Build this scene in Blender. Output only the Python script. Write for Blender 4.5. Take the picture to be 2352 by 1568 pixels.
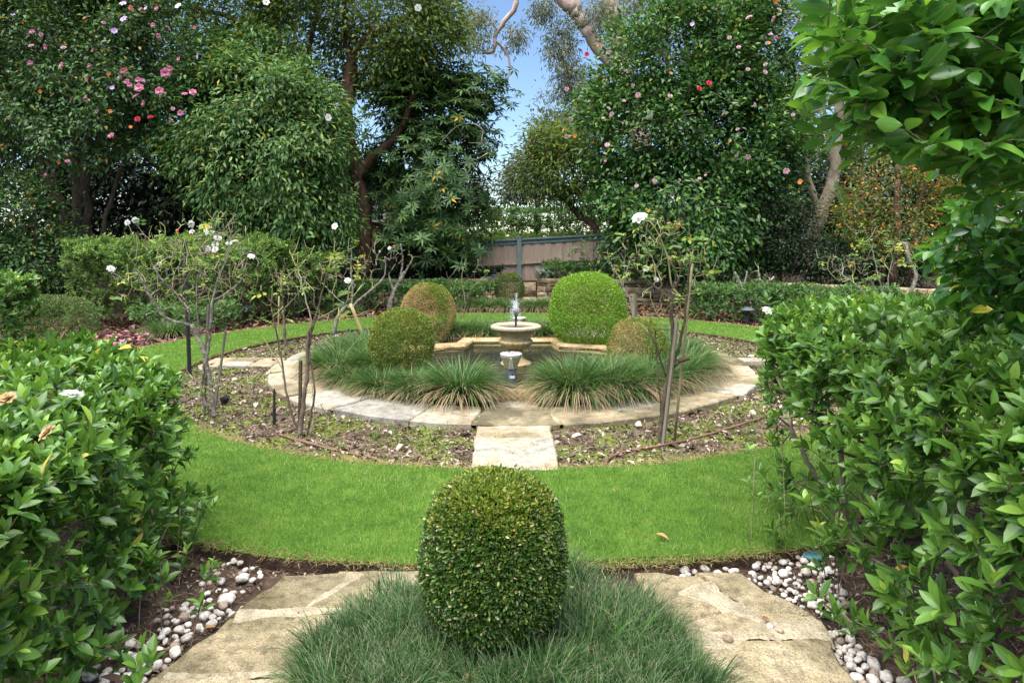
import bpy, math, random
import numpy as np

for _o in list(bpy.data.objects):
    bpy.data.objects.remove(_o)
S = bpy.context.scene
COL = S.collection
rng = np.random.default_rng(11)
random.seed(5)

# ------------------------------------------------------------------ camera, sky, sun, exposure
HZ, FPX, CX, HC = 540.0, 1568.0, 1176.0, 1.7      # horizon row, focal length (both in 2352 px units), centre column, eye height
cam_data = bpy.data.cameras.new('camera')
cam = bpy.data.objects.new('camera', cam_data)
COL.objects.link(cam)
cam.location = (0, 0, HC)
cam.rotation_euler = (math.radians(90), 0, 0)
cam_data.sensor_width = 36
cam_data.lens = 24
cam_data.shift_y = -(784 - HZ) / 2352
cam_data.clip_start = 0.05
cam_data.clip_end = 1000
S.camera = cam

SUN_EL, SUN_AZ = math.radians(72), math.radians(-140)   # azimuth from +Y, clockwise: behind the camera, to the left
world = bpy.data.worlds.new('World')
S.world = world
world.use_nodes = True
wn, wl = world.node_tree.nodes, world.node_tree.links
wn.clear()
sky = wn.new('ShaderNodeTexSky')
sky.sky_type = 'NISHITA'
sky.sun_disc = False
sky.sun_elevation = SUN_EL
sky.sun_rotation = SUN_AZ
sky.air_density = 1.0
sky.dust_density = 0.1
sky.ozone_density = 4.0
bg = wn.new('ShaderNodeBackground')
bg.inputs['Strength'].default_value = 0.075
wo = wn.new('ShaderNodeOutputWorld')
wl.new(sky.outputs[0], bg.inputs['Color'])
wl.new(bg.outputs[0], wo.inputs['Surface'])

sun_data = bpy.data.lights.new('sun', 'SUN')
sun_data.energy = 4.6
sun_data.angle = math.radians(80)
sun_data.color = (1.0, 0.96, 0.885)
sun = bpy.data.objects.new('sun', sun_data)
COL.objects.link(sun)
_d = np.array([math.sin(SUN_AZ) * math.cos(SUN_EL), math.cos(SUN_AZ) * math.cos(SUN_EL), math.sin(SUN_EL)])
sun.rotation_euler = (math.pi / 2 - SUN_EL, 0, math.atan2(_d[1], _d[0]) + math.pi / 2)

S.view_settings.view_transform = 'Standard'
S.view_settings.look = 'None'
S.view_settings.exposure = 1.5
S.view_settings.gamma = 1.0
S.render.engine = 'CYCLES'
S.cycles.max_bounces = 5
S.cycles.diffuse_bounces = 3
S.cycles.glossy_bounces = 2
S.cycles.transmission_bounces = 3
S.cycles.transparent_max_bounces = 6
S.cycles.use_denoising = True
S.cycles.caustics_reflective = False
S.cycles.caustics_refractive = False

# ------------------------------------------------------------------ helpers
A = np.array
def at(px, py, Z, dz=0.0):
    """World point at distance Z for a place measured on the photograph (2352 x 1568 units)."""
    return A([(px - CX) / FPX * Z, Z, HC - (py - HZ) / FPX * Z + dz])
def gnd(px, py, z=0.0):
    Z = FPX * (HC - z) / (py - HZ)
    return A([(px - CX) / FPX * Z, Z, z])
def nrm(v):
    v = np.asarray(v, dtype=np.float64)
    return v / np.maximum(np.linalg.norm(v, axis=-1, keepdims=True), 1e-9)
def randdir(n):
    return nrm(rng.normal(size=(n, 3)))
def wob(p, f=1.0, s=0.0):
    """Cheap smooth 3-D noise in about -1..1."""
    x, y, z = p[..., 0] * f, p[..., 1] * f, p[..., 2] * f
    return (np.sin(1.7 * x + 1.3 * y + s) * np.cos(1.9 * z - 1.1 * y + 2 * s) + np.sin(2.9 * y - 1.7 * z + 1.3 * s + 1) * np.cos(2.3 * x + .7 * s)
            + .6 * np.sin(5.1 * x + 3.7 * z + s) * np.cos(4.3 * y + 2.1 * z)) / 2.0

class Geo:
    """Collects vertices, triangles and one vector attribute per vertex (random, across, along)."""
    def __init__(self):
        self.v, self.t, self.a, self.n = [], [], [], 0
    def add(self, V, T, a=None):
        V = np.asarray(V, np.float32).reshape(-1, 3)
        T = np.asarray(T, np.int32).reshape(-1, 3)
        if a is None:
            a = np.zeros((len(V), 3), np.float32)
        self.v.append(V); self.t.append(T + self.n); self.a.append(np.asarray(a, np.float32).reshape(-1, 3))
        self.n += len(V)
        return self
    def mesh(self, name, mat, loc=(0, 0, 0), smooth=True):
        me = bpy.data.meshes.new(name)
        V = np.concatenate(self.v) - np.asarray(loc, np.float32)
        T = np.concatenate(self.t); a = np.concatenate(self.a)
        me.vertices.add(len(V)); me.vertices.foreach_set('co', V.astype(np.float32).ravel())
        m = len(T)
        me.loops.add(m * 3); me.loops.foreach_set('vertex_index', T.astype(np.int32).ravel())
        me.polygons.add(m); me.polygons.foreach_set('loop_start', np.arange(0, m * 3, 3, dtype=np.int32))
        me.polygons.foreach_set('use_smooth', np.full(m, smooth, dtype=bool))
        me.attributes.new('lf', 'FLOAT_VECTOR', 'POINT').data.foreach_set('vector', a.astype(np.float32).ravel())
        me.materials.append(mat)
        me.update(calc_edges=True)
        return me
    def build(self, name, mat, parent=None, smooth=True):
        loc = np.array(parent.location) if parent is not None else np.zeros(3)
        if parent is not None and parent.parent is not None:
            loc = loc + np.array(parent.parent.location)
        o = bpy.data.objects.new(name, self.mesh(name, mat, loc, smooth))
        COL.objects.link(o)
        if parent is not None:
            o.parent = parent
        return o

def tag(o, label, cat, group=None):
    o['label'] = label; o['category'] = cat
    if group: o['group'] = group
    return o
def thing(name, label, cat, loc=(0, 0, 0), group=None):
    o = bpy.data.objects.new(name, None)
    o.empty_display_size = 0.1
    COL.objects.link(o)
    o.location = tuple(float(c) for c in loc)
    return tag(o, label, cat, group)
def link_mesh(name, me, parent=None, loc=(0, 0, 0), rot=(0, 0, 0), sc=(1, 1, 1)):
    o = bpy.data.objects.new(name, me)
    COL.objects.link(o)
    o.location = tuple(float(c) for c in loc); o.rotation_euler = rot; o.scale = sc
    if parent is not None: o.parent = parent
    return o
def kind(o, k):
    o['kind'] = k
    return o

# leaf templates: rows (along, half width); vertices: base, (left, mid, right) per row, tip
def _template(rows):
    V, T = [(0, 0)], []
    for t, w in rows:
        V += [(-w, t), (0, t), (w, t)]
    V.append((0, 1))
    T += [(0, 2, 1), (0, 3, 2)]
    for k in range(len(rows) - 1):
        a, b = 1 + 3 * k, 4 + 3 * k
        T += [(a, a + 1, b + 1), (a, b + 1, b), (a + 1, a + 2, b + 2), (a + 1, b + 2, b + 1)]
    a, tip = 1 + 3 * (len(rows) - 1), len(V) - 1
    T += [(a, a + 1, tip), (a + 1, a + 2, tip)]
    return A(V, dtype=np.float32), A(T, dtype=np.int32)
LT = {0: (A([(0, 0), (-.5, .45), (.5, .45), (0, 1)], dtype=np.float32), A([(0, 3, 1), (0, 2, 3)], dtype=np.int32)),
      1: _template([(.3, .46), (.7, .4)]),
      2: _template([(.1, .17), (.3, .43), (.55, .5), (.8, .33)]),
      3: _template([(.12, .1), (.35, .34), (.65, .5), (.87, .36)])}
def leaves(G, P, D, N, L, W, lod=0, fold=.3, curl=.15, rnd=None):
    P = np.asarray(P, float); n = len(P)
    if n == 0: return
    D = nrm(D); X = nrm(np.cross(D, N)); N = np.cross(X, D)
    tv, tt = LT[lod]
    L = np.broadcast_to(np.asarray(L, float), (n,)); W = np.broadcast_to(np.asarray(W, float), (n,))
    rnd = rng.random(n) if rnd is None else np.broadcast_to(rnd, (n,))
    x = tv[None, :, 0] * W[:, None]
    y = tv[None, :, 1] * L[:, None]
    cv = curl * (0.4 + 1.2 * rng.random(n))
    z = fold * np.abs(x) * 1.6 - cv[:, None] * tv[None, :, 1] ** 2 * L[:, None]
    V = P[:, None, :] + x[..., None] * X[:, None, :] + y[..., None] * D[:, None, :] + z[..., None] * N[:, None, :]
    m = len(tv)
    T = tt[None] + (np.arange(n) * m)[:, None, None]
    a = np.empty((n, m, 3), np.float32)
    a[..., 0] = rnd[:, None]; a[..., 1] = tv[None, :, 0]; a[..., 2] = tv[None, :, 1]
    G.add(V, T, a)

def tube(G, pts, rad, sides=5, rnd=None, cap=True):
    pts = np.asarray(pts, float); n = len(pts)
    rad = np.broadcast_to(np.asarray(rad, float), (n,))
    tan = np.gradient(pts, axis=0); tan = nrm(tan)
    ref = A([0.31, 0.17, 0.93]) if abs(tan[0] @ A([0.31, 0.17, 0.93])) < .9 else A([1., 0, 0])
    U = nrm(np.cross(tan, ref)); W_ = np.cross(tan, U)
    ang = np.arange(sides) / sides * 2 * math.pi
    V = pts[:, None] + rad[:, None, None] * (np.cos(ang)[None, :, None] * U[:, None] + np.sin(ang)[None, :, None] * W_[:, None])
    V = V.reshape(-1, 3)
    i = np.arange(n - 1)[:, None] * sides; k = np.arange(sides)[None]; k2 = (k + 1) % sides
    a, b, c, d = i + k, i + k2, i + sides + k2, i + sides + k
    T = np.concatenate([np.stack([a, b, c], -1).reshape(-1, 3), np.stack([a, c, d], -1).reshape(-1, 3)])
    if cap:
        V = np.concatenate([V, pts[:1], pts[-1:]])
        q0, q1 = n * sides, n * sides + 1
        kk = np.arange(sides); kk2 = (kk + 1) % sides
        T = np.concatenate([T, np.stack([kk2, kk, np.full(sides, q0)], -1), np.stack([(n - 1) * sides + kk, (n - 1) * sides + kk2, np.full(sides, q1)], -1)])
    at_ = np.zeros((len(V), 3), np.float32); at_[:, 0] = rng.random() if rnd is None else rnd
    G.add(V, T, at_)

def smooth_line(pts, step=.1, jit=0.0):
    pts = np.asarray(pts, float)
    if len(pts) < 2: return pts
    # Catmull-Rom
    P = np.vstack([2 * pts[0] - pts[1], pts, 2 * pts[-1] - pts[-2]])
    out = [pts[:1]]
    for i in range(1, len(P) - 2):
        d = np.linalg.norm(P[i + 1] - P[i]); k = max(1, int(math.ceil(d / step)))
        t = (np.arange(1, k + 1) / k)[:, None]
        out.append(.5 * (2 * P[i] + (P[i + 1] - P[i - 1]) * t + (2 * P[i - 1] - 5 * P[i] + 4 * P[i + 1] - P[i + 2]) * t ** 2 + (3 * P[i] - P[i - 1] - 3 * P[i + 1] + P[i + 2]) * t ** 3))
    o = np.vstack(out)
    if jit and len(o) > 2:
        o[1:-1] += rng.normal(size=(len(o) - 2, 3)) * jit
    return o

def grow(trunks, targets, r0=.004, e=2.3, step=.15, jit=.25, rmin=None, sag=.0, upw=0.25, lat=0.0):
    """Branch skeleton: trunks are polylines, every target is joined to the nearest node. Returns chains of (points, radii)."""
    pos, par = [], []
    for tr in trunks:
        tr = np.asarray(tr, float)
        p0 = -1
        if pos:
            d = np.linalg.norm(A(pos) - tr[0], axis=1)
            j = int(d.argmin())
            if d[j] < .25: p0 = j
        for q in tr:
            pos.append(q); par.append(p0); p0 = len(pos) - 1
    targets = np.asarray(targets, float).reshape(-1, 3)
    nt = len(pos)
    if len(targets):
        T0 = A(pos)
        dd = np.array([np.linalg.norm(T0 - t, axis=1).min() for t in targets])
        cap_ = nt + len(targets) * 60
        buf = np.zeros((cap_ + 10, 3)); buf[:nt] = T0; cnt = nt
        leaf_idx = []
        for ti in np.argsort(dd):
            t = targets[ti]
            diff = t - buf[:cnt]
            d = np.linalg.norm(diff, axis=1)
            cost = d + upw * np.maximum(0, -diff[:, 2]) + lat * np.hypot(diff[:, 0], diff[:, 1])
            j = int(cost.argmin())
            b = buf[j].copy(); dist = d[j]
            k = min(50, max(1, int(dist / step)))
            perp = rng.normal(size=3) * dist * jit * .35
            pj = par[j]
            g = nrm(b - buf[pj]) * dist * .3 if pj >= 0 else np.zeros(3)
            p0 = j
            for i in range(1, k + 1):
                s = i / k
                q = b + (t - b) * s + (perp + g) * (s * (1 - s) * 1.6) + A([0, 0, -sag * dist * s * (1 - s) * 4])
                if i < k: q = q + rng.normal(size=3) * step * .08
                if cnt >= len(buf): break
                buf[cnt] = q; par.append(p0); p0 = cnt; cnt += 1
            leaf_idx.append(p0)
        pos = buf[:cnt]
    else:
        pos = A(pos)
    n = len(pos)
    nch = [0] * n
    for i in range(n):
        if par[i] >= 0: nch[par[i]] += 1
    acc = np.zeros(n)
    best = [-1] * n
    for i in range(n - 1, -1, -1):
        if nch[i] == 0: acc[i] = r0 ** e
        p = par[i]
        if p >= 0:
            acc[p] += acc[i]
            if best[p] < 0 or acc[i] > acc[best[p]]: best[p] = i
    R = acc ** (1 / e)
    if rmin:                                       # thickness of the trunk lines themselves
        i = 0
        for tr, (ra, rb) in zip(trunks, rmin):
            k = len(tr)
            R[i:i + k] = np.maximum(R[i:i + k] * .0 + np.linspace(ra, rb, k), np.minimum(R[i:i + k], ra)); i += k
    chains = []
    for i in range(n):
        if par[i] < 0 or best[par[i]] != i:
            idx = [] if par[i] < 0 else [par[i]]
            k = i
            while k >= 0:
                idx.append(k); k = best[k]
            if len(idx) > 1:
                rr = R[idx].copy()
                if par[i] >= 0: rr[0] = min(rr[0], rr[1] * 1.25)
                chains.append((pos[idx], rr))
    return chains

def chains_geo(G, chains, lo=0, hi=9, big=.02):
    for p, r in chains:
        m = r.max()
        if lo <= m < hi:
            tube(G, p, r, 7 if m > big else (4 if m > .006 else 3), cap=m > big)

class MB:
    """Plain boxes, prisms and lathes as one mesh."""
    def __init__(self): self.v, self.f = [], []
    def box(self, c, s, rz=0, shear=0.0, bev=0):
        x, y, z = s[0] / 2, s[1] / 2, s[2] / 2
        b = len(self.v); ca, sa = math.cos(rz), math.sin(rz)
        for dx, dy, dz in ((-x, -y, -z), (x, -y, -z), (x, y, -z), (-x, y, -z), (-x, -y, z), (x, -y, z), (x, y, z), (-x, y, z)):
            X = c[0] + dx * ca - dy * sa; Y = c[1] + dx * sa + dy * ca
            self.v.append((X, Y, c[2] + dz + shear * dx))
        self.f += [tuple(b + i for i in q) for q in ((0, 3, 2, 1), (4, 5, 6, 7), (0, 1, 5, 4), (1, 2, 6, 5), (2, 3, 7, 6), (3, 0, 4, 7))]
        return self
    def prism(self, poly, z0, z1, inset=0.0):
        b = len(self.v); n = len(poly)
        c = np.mean(np.asarray(poly), axis=0)
        for p in poly: self.v.append((p[0], p[1], z0))
        for p in poly: self.v.append((p[0], p[1], z1 - inset))
        if inset:
            for p in poly:
                d = A(p) - c; L = np.linalg.norm(d); q = c + d * max(0, (L - inset) / L)
                self.v.append((q[0], q[1], z1))
        rows = 3 if inset else 2
        for r in range(rows - 1):
            for i in range(n):
                j = (i + 1) % n
                self.f.append((b + r * n + i, b + r * n + j, b + (r + 1) * n + j, b + (r + 1) * n + i))
        self.f.append(tuple(b + (rows - 1) * n + i for i in range(n)))
        return self
    def lathe(self, prof, seg=32, c=(0, 0, 0), flute=None):
        b = len(self.v)
        for k, (r, z) in enumerate(prof):
            for i in range(seg):
                a = 2 * math.pi * i / seg
                rr = r * (1 + (flute(k, a) if flute else 0))
                self.v.append((c[0] + rr * math.cos(a), c[1] + rr * math.sin(a), c[2] + z))
        for k in range(len(prof) - 1):
            for i in range(seg):
                j = (i + 1) % seg
                self.f.append((b + k * seg + i, b + k * seg + j, b + (k + 1) * seg + j, b + (k + 1) * seg + i))
        self.f.append(tuple(b + i for i in reversed(range(seg))))
        self.f.append(tuple(b + (len(prof) - 1) * seg + i for i in range(seg)))
        return self
    def build(self, name, mat, parent=None, smooth=False, bevel=0.0):
        me = bpy.data.meshes.new(name)
        loc = np.array(parent.location) if parent is not None else np.zeros(3)
        if parent is not None and parent.parent is not None: loc = loc + np.array(parent.parent.location)
        me.from_pydata([tuple(A(v) - loc) for v in self.v], [], self.f)
        me.materials.append(mat)
        if smooth:
            me.polygons.foreach_set('use_smooth', np.ones(len(me.polygons), dtype=bool))
            me.set_sharp_from_angle(angle=math.radians(40))
        me.update()
        o = bpy.data.objects.new(name, me); COL.objects.link(o)
        if parent is not None: o.parent = parent
        if bevel:
            m = o.modifiers.new('bevel', 'BEVEL'); m.width = bevel; m.segments = 2; m.limit_method = 'ANGLE'
        return o

# ------------------------------------------------------------------ materials
def new_mat(name):
    m = bpy.data.materials.new(name); m.use_nodes = True
    nt = m.node_tree; nt.nodes.clear()
    out = nt.nodes.new('ShaderNodeOutputMaterial')
    return m, nt, out
def ramp(nt, stops, interp='LINEAR'):
    r = nt.nodes.new('ShaderNodeValToRGB'); cr = r.color_ramp; cr.interpolation = interp
    while len(cr.elements) < len(stops): cr.elements.new(0.5)
    for e, (p, c) in zip(cr.elements, stops):
        e.position = p; e.color = (c[0], c[1], c[2], 1)
    return r
def leaf_mat(name, stops, rough=.45, trans=.28, spec=.5, tip=None, rib=None, tcol=1.5, gain=1.0):
    """Leaf: colour by a random number per leaf; some light passes through."""
    m, nt, out = new_mat(name); N, K = nt.nodes, nt.links
    stops = [(p, tuple(min(.75, q * gain) for q in c)) for p, c in stops]
    a = N.new('ShaderNodeAttribute'); a.attribute_name = 'lf'
    sp = N.new('ShaderNodeSeparateXYZ'); K.new(a.outputs['Vector'], sp.inputs[0])
    r = ramp(nt, stops); K.new(sp.outputs['X'], r.inputs[0])
    col = r.outputs[0]
    if tip:                                      # dry tips: (start, colour)
        mr = N.new('ShaderNodeMapRange'); mr.inputs[1].default_value = tip[0]; mr.inputs[2].default_value = 1.0
        K.new(sp.outputs['Z'], mr.inputs[0])
        mx = N.new('ShaderNodeMix'); mx.data_type = 'RGBA'; K.new(mr.outputs[0], mx.inputs[0]); K.new(col, mx.inputs[6])
        mx.inputs[7].default_value = (*tip[1], 1); col = mx.outputs[2]
    if rib:
        ab = N.new('ShaderNodeMath'); ab.operation = 'ABSOLUTE'; K.new(sp.outputs['Y'], ab.inputs[0])
        mr = N.new('ShaderNodeMapRange'); mr.inputs[1].default_value = 0.0; mr.inputs[2].default_value = .07
        mr.inputs[3].default_value = .6; mr.inputs[4].default_value = 0
        K.new(ab.outputs[0], mr.inputs[0])
        mx = N.new('ShaderNodeMix'); mx.data_type = 'RGBA'; K.new(mr.outputs[0], mx.inputs[0]); K.new(col, mx.inputs[6])
        mx.inputs[7].default_value = (*rib, 1); col = mx.outputs[2]
    p = N.new('ShaderNodeBsdfPrincipled'); K.new(col, p.inputs['Base Color'])
    p.inputs['Roughness'].default_value = rough; p.inputs['Specular IOR Level'].default_value = spec
    t = N.new('ShaderNodeBsdfTranslucent')
    hs = N.new('ShaderNodeHueSaturation'); hs.inputs['Hue'].default_value = .485; hs.inputs['Saturation'].default_value = 1.05; hs.inputs['Value'].default_value = tcol
    K.new(col, hs.inputs['Color']); K.new(hs.outputs[0], t.inputs[0])
    ms = N.new('ShaderNodeMixShader'); ms.inputs[0].default_value = trans
    K.new(p.outputs[0], ms.inputs[1]); K.new(t.outputs[0], ms.inputs[2]); K.new(ms.outputs[0], out.inputs[0])
    return m
def solid(name, stops, scale=5.0, rough=.8, bump=.3, spec=.3, detail=6, bscale=None, use_attr=0.0, stretch=(1, 1, 1), dist=0.0, metal=0.0, grain=0.0, gscale=120.0):
    """Mottled surface: noise through a colour ramp, with bump."""
    m, nt, out = new_mat(name); N, K = nt.nodes, nt.links
    g = N.new('ShaderNodeNewGeometry')
    mp = N.new('ShaderNodeMapping'); mp.inputs['Scale'].default_value = stretch; K.new(g.outputs['Position'], mp.inputs[0])
    n1 = N.new('ShaderNodeTexNoise'); n1.inputs['Scale'].default_value = scale; n1.inputs['Detail'].default_value = detail
    n1.inputs['Roughness'].default_value = .62; n1.inputs['Distortion'].default_value = dist
    K.new(mp.outputs[0], n1.inputs['Vector'])
    fac = n1.outputs[0]
    if use_attr:
        a = N.new('ShaderNodeAttribute'); a.attribute_name = 'lf'
        sp = N.new('ShaderNodeSeparateXYZ'); K.new(a.outputs['Vector'], sp.inputs[0])
        mm = N.new('ShaderNodeMath'); mm.operation = 'MULTIPLY_ADD'; K.new(sp.outputs['X'], mm.inputs[0]); mm.inputs[1].default_value = use_attr
        sb = N.new('ShaderNodeMath'); sb.operation = 'SUBTRACT'; K.new(fac, sb.inputs[0]); sb.inputs[1].default_value = use_attr / 2
        K.new(sb.outputs[0], mm.inputs[2]); fac = mm.outputs[0]
    r = ramp(nt, stops); K.new(fac, r.inputs[0])
    cout = r.outputs[0]
    if grain:                                    # fine speckle and broad dirt
        for sc_, am in ((gscale, grain), (gscale / 9, grain * .8), (1.3, grain * .6)):
            ng = N.new('ShaderNodeTexNoise'); ng.inputs['Scale'].default_value = sc_; ng.inputs['Detail'].default_value = 4; K.new(g.outputs['Position'], ng.inputs['Vector'])
            rg = ramp(nt, [(.32, (1 - am,) * 3), (.5, (1, 1, 1)), (.68, (1 + am * .5,) * 3)]); K.new(ng.outputs[0], rg.inputs[0])
            mg = N.new('ShaderNodeMix'); mg.data_type = 'RGBA'; mg.blend_type = 'MULTIPLY'; mg.inputs[0].default_value = 1; K.new(cout, mg.inputs[6]); K.new(rg.outputs[0], mg.inputs[7]); cout = mg.outputs[2]
    p = N.new('ShaderNodeBsdfPrincipled'); K.new(cout, p.inputs['Base Color'])
    p.inputs['Roughness'].default_value = rough; p.inputs['Specular IOR Level'].default_value = spec; p.inputs['Metallic'].default_value = metal
    if bump:
        n2 = N.new('ShaderNodeTexNoise'); n2.inputs['Scale'].default_value = bscale or scale * 4; n2.inputs['Detail'].default_value = 5
        K.new(mp.outputs[0], n2.inputs['Vector'])
        b = N.new('ShaderNodeBump'); b.inputs['Strength'].default_value = bump; b.inputs['Distance'].default_value = .02
        K.new(n2.outputs[0], b.inputs['Height']); K.new(b.outputs[0], p.inputs['Normal'])
    K.new(p.outputs[0], out.inputs[0])
    return m

def blades(G, P, az, L, th0, droop, W, seg=1, rnd=None):
    """Grass blades: th0 = lean from vertical at the root, droop = extra lean towards the tip (radians)."""
    n = len(P)
    az, L, th0, droop, W = (np.broadcast_to(np.asarray(q, float), (n,)) for q in (az, L, th0, droop, W))
    rnd = rng.random(n) if rnd is None else rnd
    h = np.stack([np.cos(az), np.sin(az), np.zeros(n)], -1); s = np.stack([-np.sin(az), np.cos(az), np.zeros(n)], -1)
    tw = rng.normal(size=n) * .9
    q = P.copy(); rows = []; al = []
    for k in range(seg + 1):
        t = k / seg
        w = W * (1 - t) ** .6 * .5 if k else W * .4
        th = th0 + droop * t
        if k < seg:
            sd = s * np.cos(tw)[:, None] + h * np.sin(tw)[:, None]
            rows += [q - sd * w[:, None], q + sd * w[:, None]]; al += [t, t]
        else:
            rows.append(q.copy()); al.append(1.0)
        th = th0 + droop * (t + .5 / seg)
        q = q + (h * np.sin(th)[:, None] + A([0, 0, 1.]) * np.cos(th)[:, None]) * (L / seg)[:, None]
    V = np.stack(rows, 1); m = V.shape[1]
    T = []
    for k in range(seg - 1):
        b = 2 * k; T += [(b, b + 1, b + 3), (b, b + 3, b + 2)]
    T.append((m - 3, m - 2, m - 1))
    T = A(T, dtype=np.int32)[None] + (np.arange(n) * m)[:, None, None]
    a = np.zeros((n, m, 3), np.float32); a[..., 0] = np.asarray(rnd)[:, None]; a[..., 2] = A(al)[None]
    G.add(V, T, a)

def in_view(P, m=1.2, far=60):
    return (np.abs(P[:, 0]) < .76 * P[:, 1] + m) & (P[:, 1] > .8) & (P[:, 1] < far)

# ------------------------------------------------------------------ colours
M = {}
M['soil'] = solid('soil', [(.3, (.022, .014, .010)), (.5, (.055, .036, .025)), (.62, (.085, .058, .04)), (.75, (.13, .09, .062))], 9, .95, .9, .2, 9, 60)
M['bed'] = solid('bed', [(.25, (.04, .027, .018)), (.40, (.09, .064, .043)), (.47, (.14, .10, .066)), (.53, (.10, .12, .022)), (.66, (.15, .19, .025)), (.8, (.12, .09, .06))], 2.2, .95, .9, .2, 10, 70)
M['turf'] = solid('turf', [(.3, (.03, .075, .010)), (.55, (.06, .125, .016)), (.75, (.11, .15, .03))], 6, .95, .6, .1, 8, 90)
M['turf_edge'] = M['soil']
M['grass'] = leaf_mat('grass', [(0, (.06, .12, .02)), (.4, (.125, .235, .035)), (.7, (.20, .32, .06)), (.85, (.30, .37, .12)), (1, (.42, .37, .20))], .65, .3, .15)
M['straw'] = leaf_mat('straw', [(0, (.16, .11, .05)), (.6, (.34, .25, .12)), (1, (.12, .16, .03))], .8, .15, .15)
M['liriope'] = leaf_mat('liriope', [(0, (.022, .065, .014)), (.35, (.042, .108, .020)), (.6, (.075, .16, .03)), (.73, (.13, .22, .06)), (.78, (.22, .165, .085)), (1, (.38, .285, .17))], .5, .24, .3, tip=(.9, (.3, .28, .16)))
M['mondo'] = leaf_mat('mondo', [(0, (.014, .042, .012)), (.45, (.032, .085, .022)), (.75, (.068, .14, .042)), (.9, (.08, .21, .03)), (1, (.36, .30, .17))], .5, .2, .25, tip=(.86, (.6, .54, .38)))
M['stone'] = solid('sandstone', [(.2, (.10, .085, .05)), (.34, (.20, .165, .10)), (.45, (.275, .22, .142)), (.56, (.325, .285, .218)), (.68, (.265, .25, .215)), (.85, (.18, .165, .135))], 2.6, .85, .7, .2, 9, 34, use_attr=.55, dist=.6, grain=.35)
M['stone_old'] = solid('weathered_sandstone', [(.2, (.10, .085, .045)), (.36, (.19, .158, .094)), (.5, (.27, .222, .138)), (.62, (.33, .275, .18)), (.78, (.24, .21, .135))], 3.0, .9, .8, .15, 10, 60, use_attr=.2, dist=.4, grain=.5, gscale=160)
M['mortar'] = solid('mortar', [(.3, (.22, .18, .115)), (.5, (.32, .272, .19)), (.7, (.37, .322, .24))], 7, .9, .8, .15, 8, 60, grain=.4, gscale=140)
M['coping'] = solid('pool_coping_stone', [(.25, (.17, .11, .05)), (.45, (.33, .23, .11)), (.62, (.44, .33, .18)), (.8, (.27, .19, .10))], 5, .75, .6, .3, 8, 30, dist=.5, grain=.4)
M['render'] = solid('pool_wall_render', [(.3, (.30, .24, .10)), (.6, (.50, .42, .20)), (.8, (.38, .34, .16))], 7, .7, .2, .3)
M['urn'] = solid('urn_stone', [(.25, (.30, .205, .09)), (.5, (.50, .37, .18)), (.75, (.58, .46, .26))], 6, .38, .25, .5, 8, 60, stretch=(1, 1, .6), grain=.35)
M['urn_rim'] = solid('urn_rim_stone', [(.3, (.25, .195, .13)), (.5, (.385, .31, .215)), (.7, (.46, .39, .29))], 60, .8, .6, .3, 5, 90)
M['wall_stone'] = solid('wall_sandstone', [(.22, (.09, .065, .04)), (.38, (.20, .145, .085)), (.52, (.34, .255, .155)), (.65, (.42, .33, .21)), (.8, (.27, .22, .16))], 5, .92, .8, .15, 9, 30, use_attr=.45, grain=.35, gscale=60)
M['moss'] = leaf_mat('moss', [(0, (.08, .13, .01)), (.6, (.16, .25, .02)), (1, (.25, .32, .04))], .8, .2, .1)

# ------------------------------------------------------------------ ground, lawn, beds (all measured round the pool)
PC = A([0.0, 8.9])                 # centre of the round garden
R_PATH0, R_PATH1, R_LAWN0, R_LAWN1 = 2.5, 3.0, 4.10, 5.50
def ring_sheet(name, r0, r1, z, mat, nseg=240, edge=None, wobble=0.03, cuts=None):
    a = np.linspace(0, 2 * np.pi, nseg, endpoint=False)
    w0 = wobble * (np.sin(a * 9) + np.sin(a * 23 + 1) * .7); w1 = wobble * (np.sin(a * 11 + 2) + np.sin(a * 27) * .7)
    rr = [r0 + w0, (r0 + r1) / 2 + 0 * a, r1 + w1]; zz = [z] * 3
    if edge is not None:
        rr = [rr[0] + .02, rr[0], rr[1], rr[2], rr[2] - .02]; zz = [edge, z, z, z, edge]
    V = np.concatenate([np.stack([PC[0] + r * np.cos(a), PC[1] + r * np.sin(a), np.full(nseg, q)], -1) for r, q in zip(rr, zz)])
    T = []
    i = np.arange(nseg); j = (i + 1) % nseg
    for k in range(len(rr) - 1):
        p, q = k * nseg, (k + 1) * nseg
        T += [np.stack([p + i, q + i, q + j], -1), np.stack([p + i, q + j, p + j], -1)]
    G = Geo(); G.add(V, np.concatenate(T))
    return kind(G.build(name, mat, smooth=False), 'structure')

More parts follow.
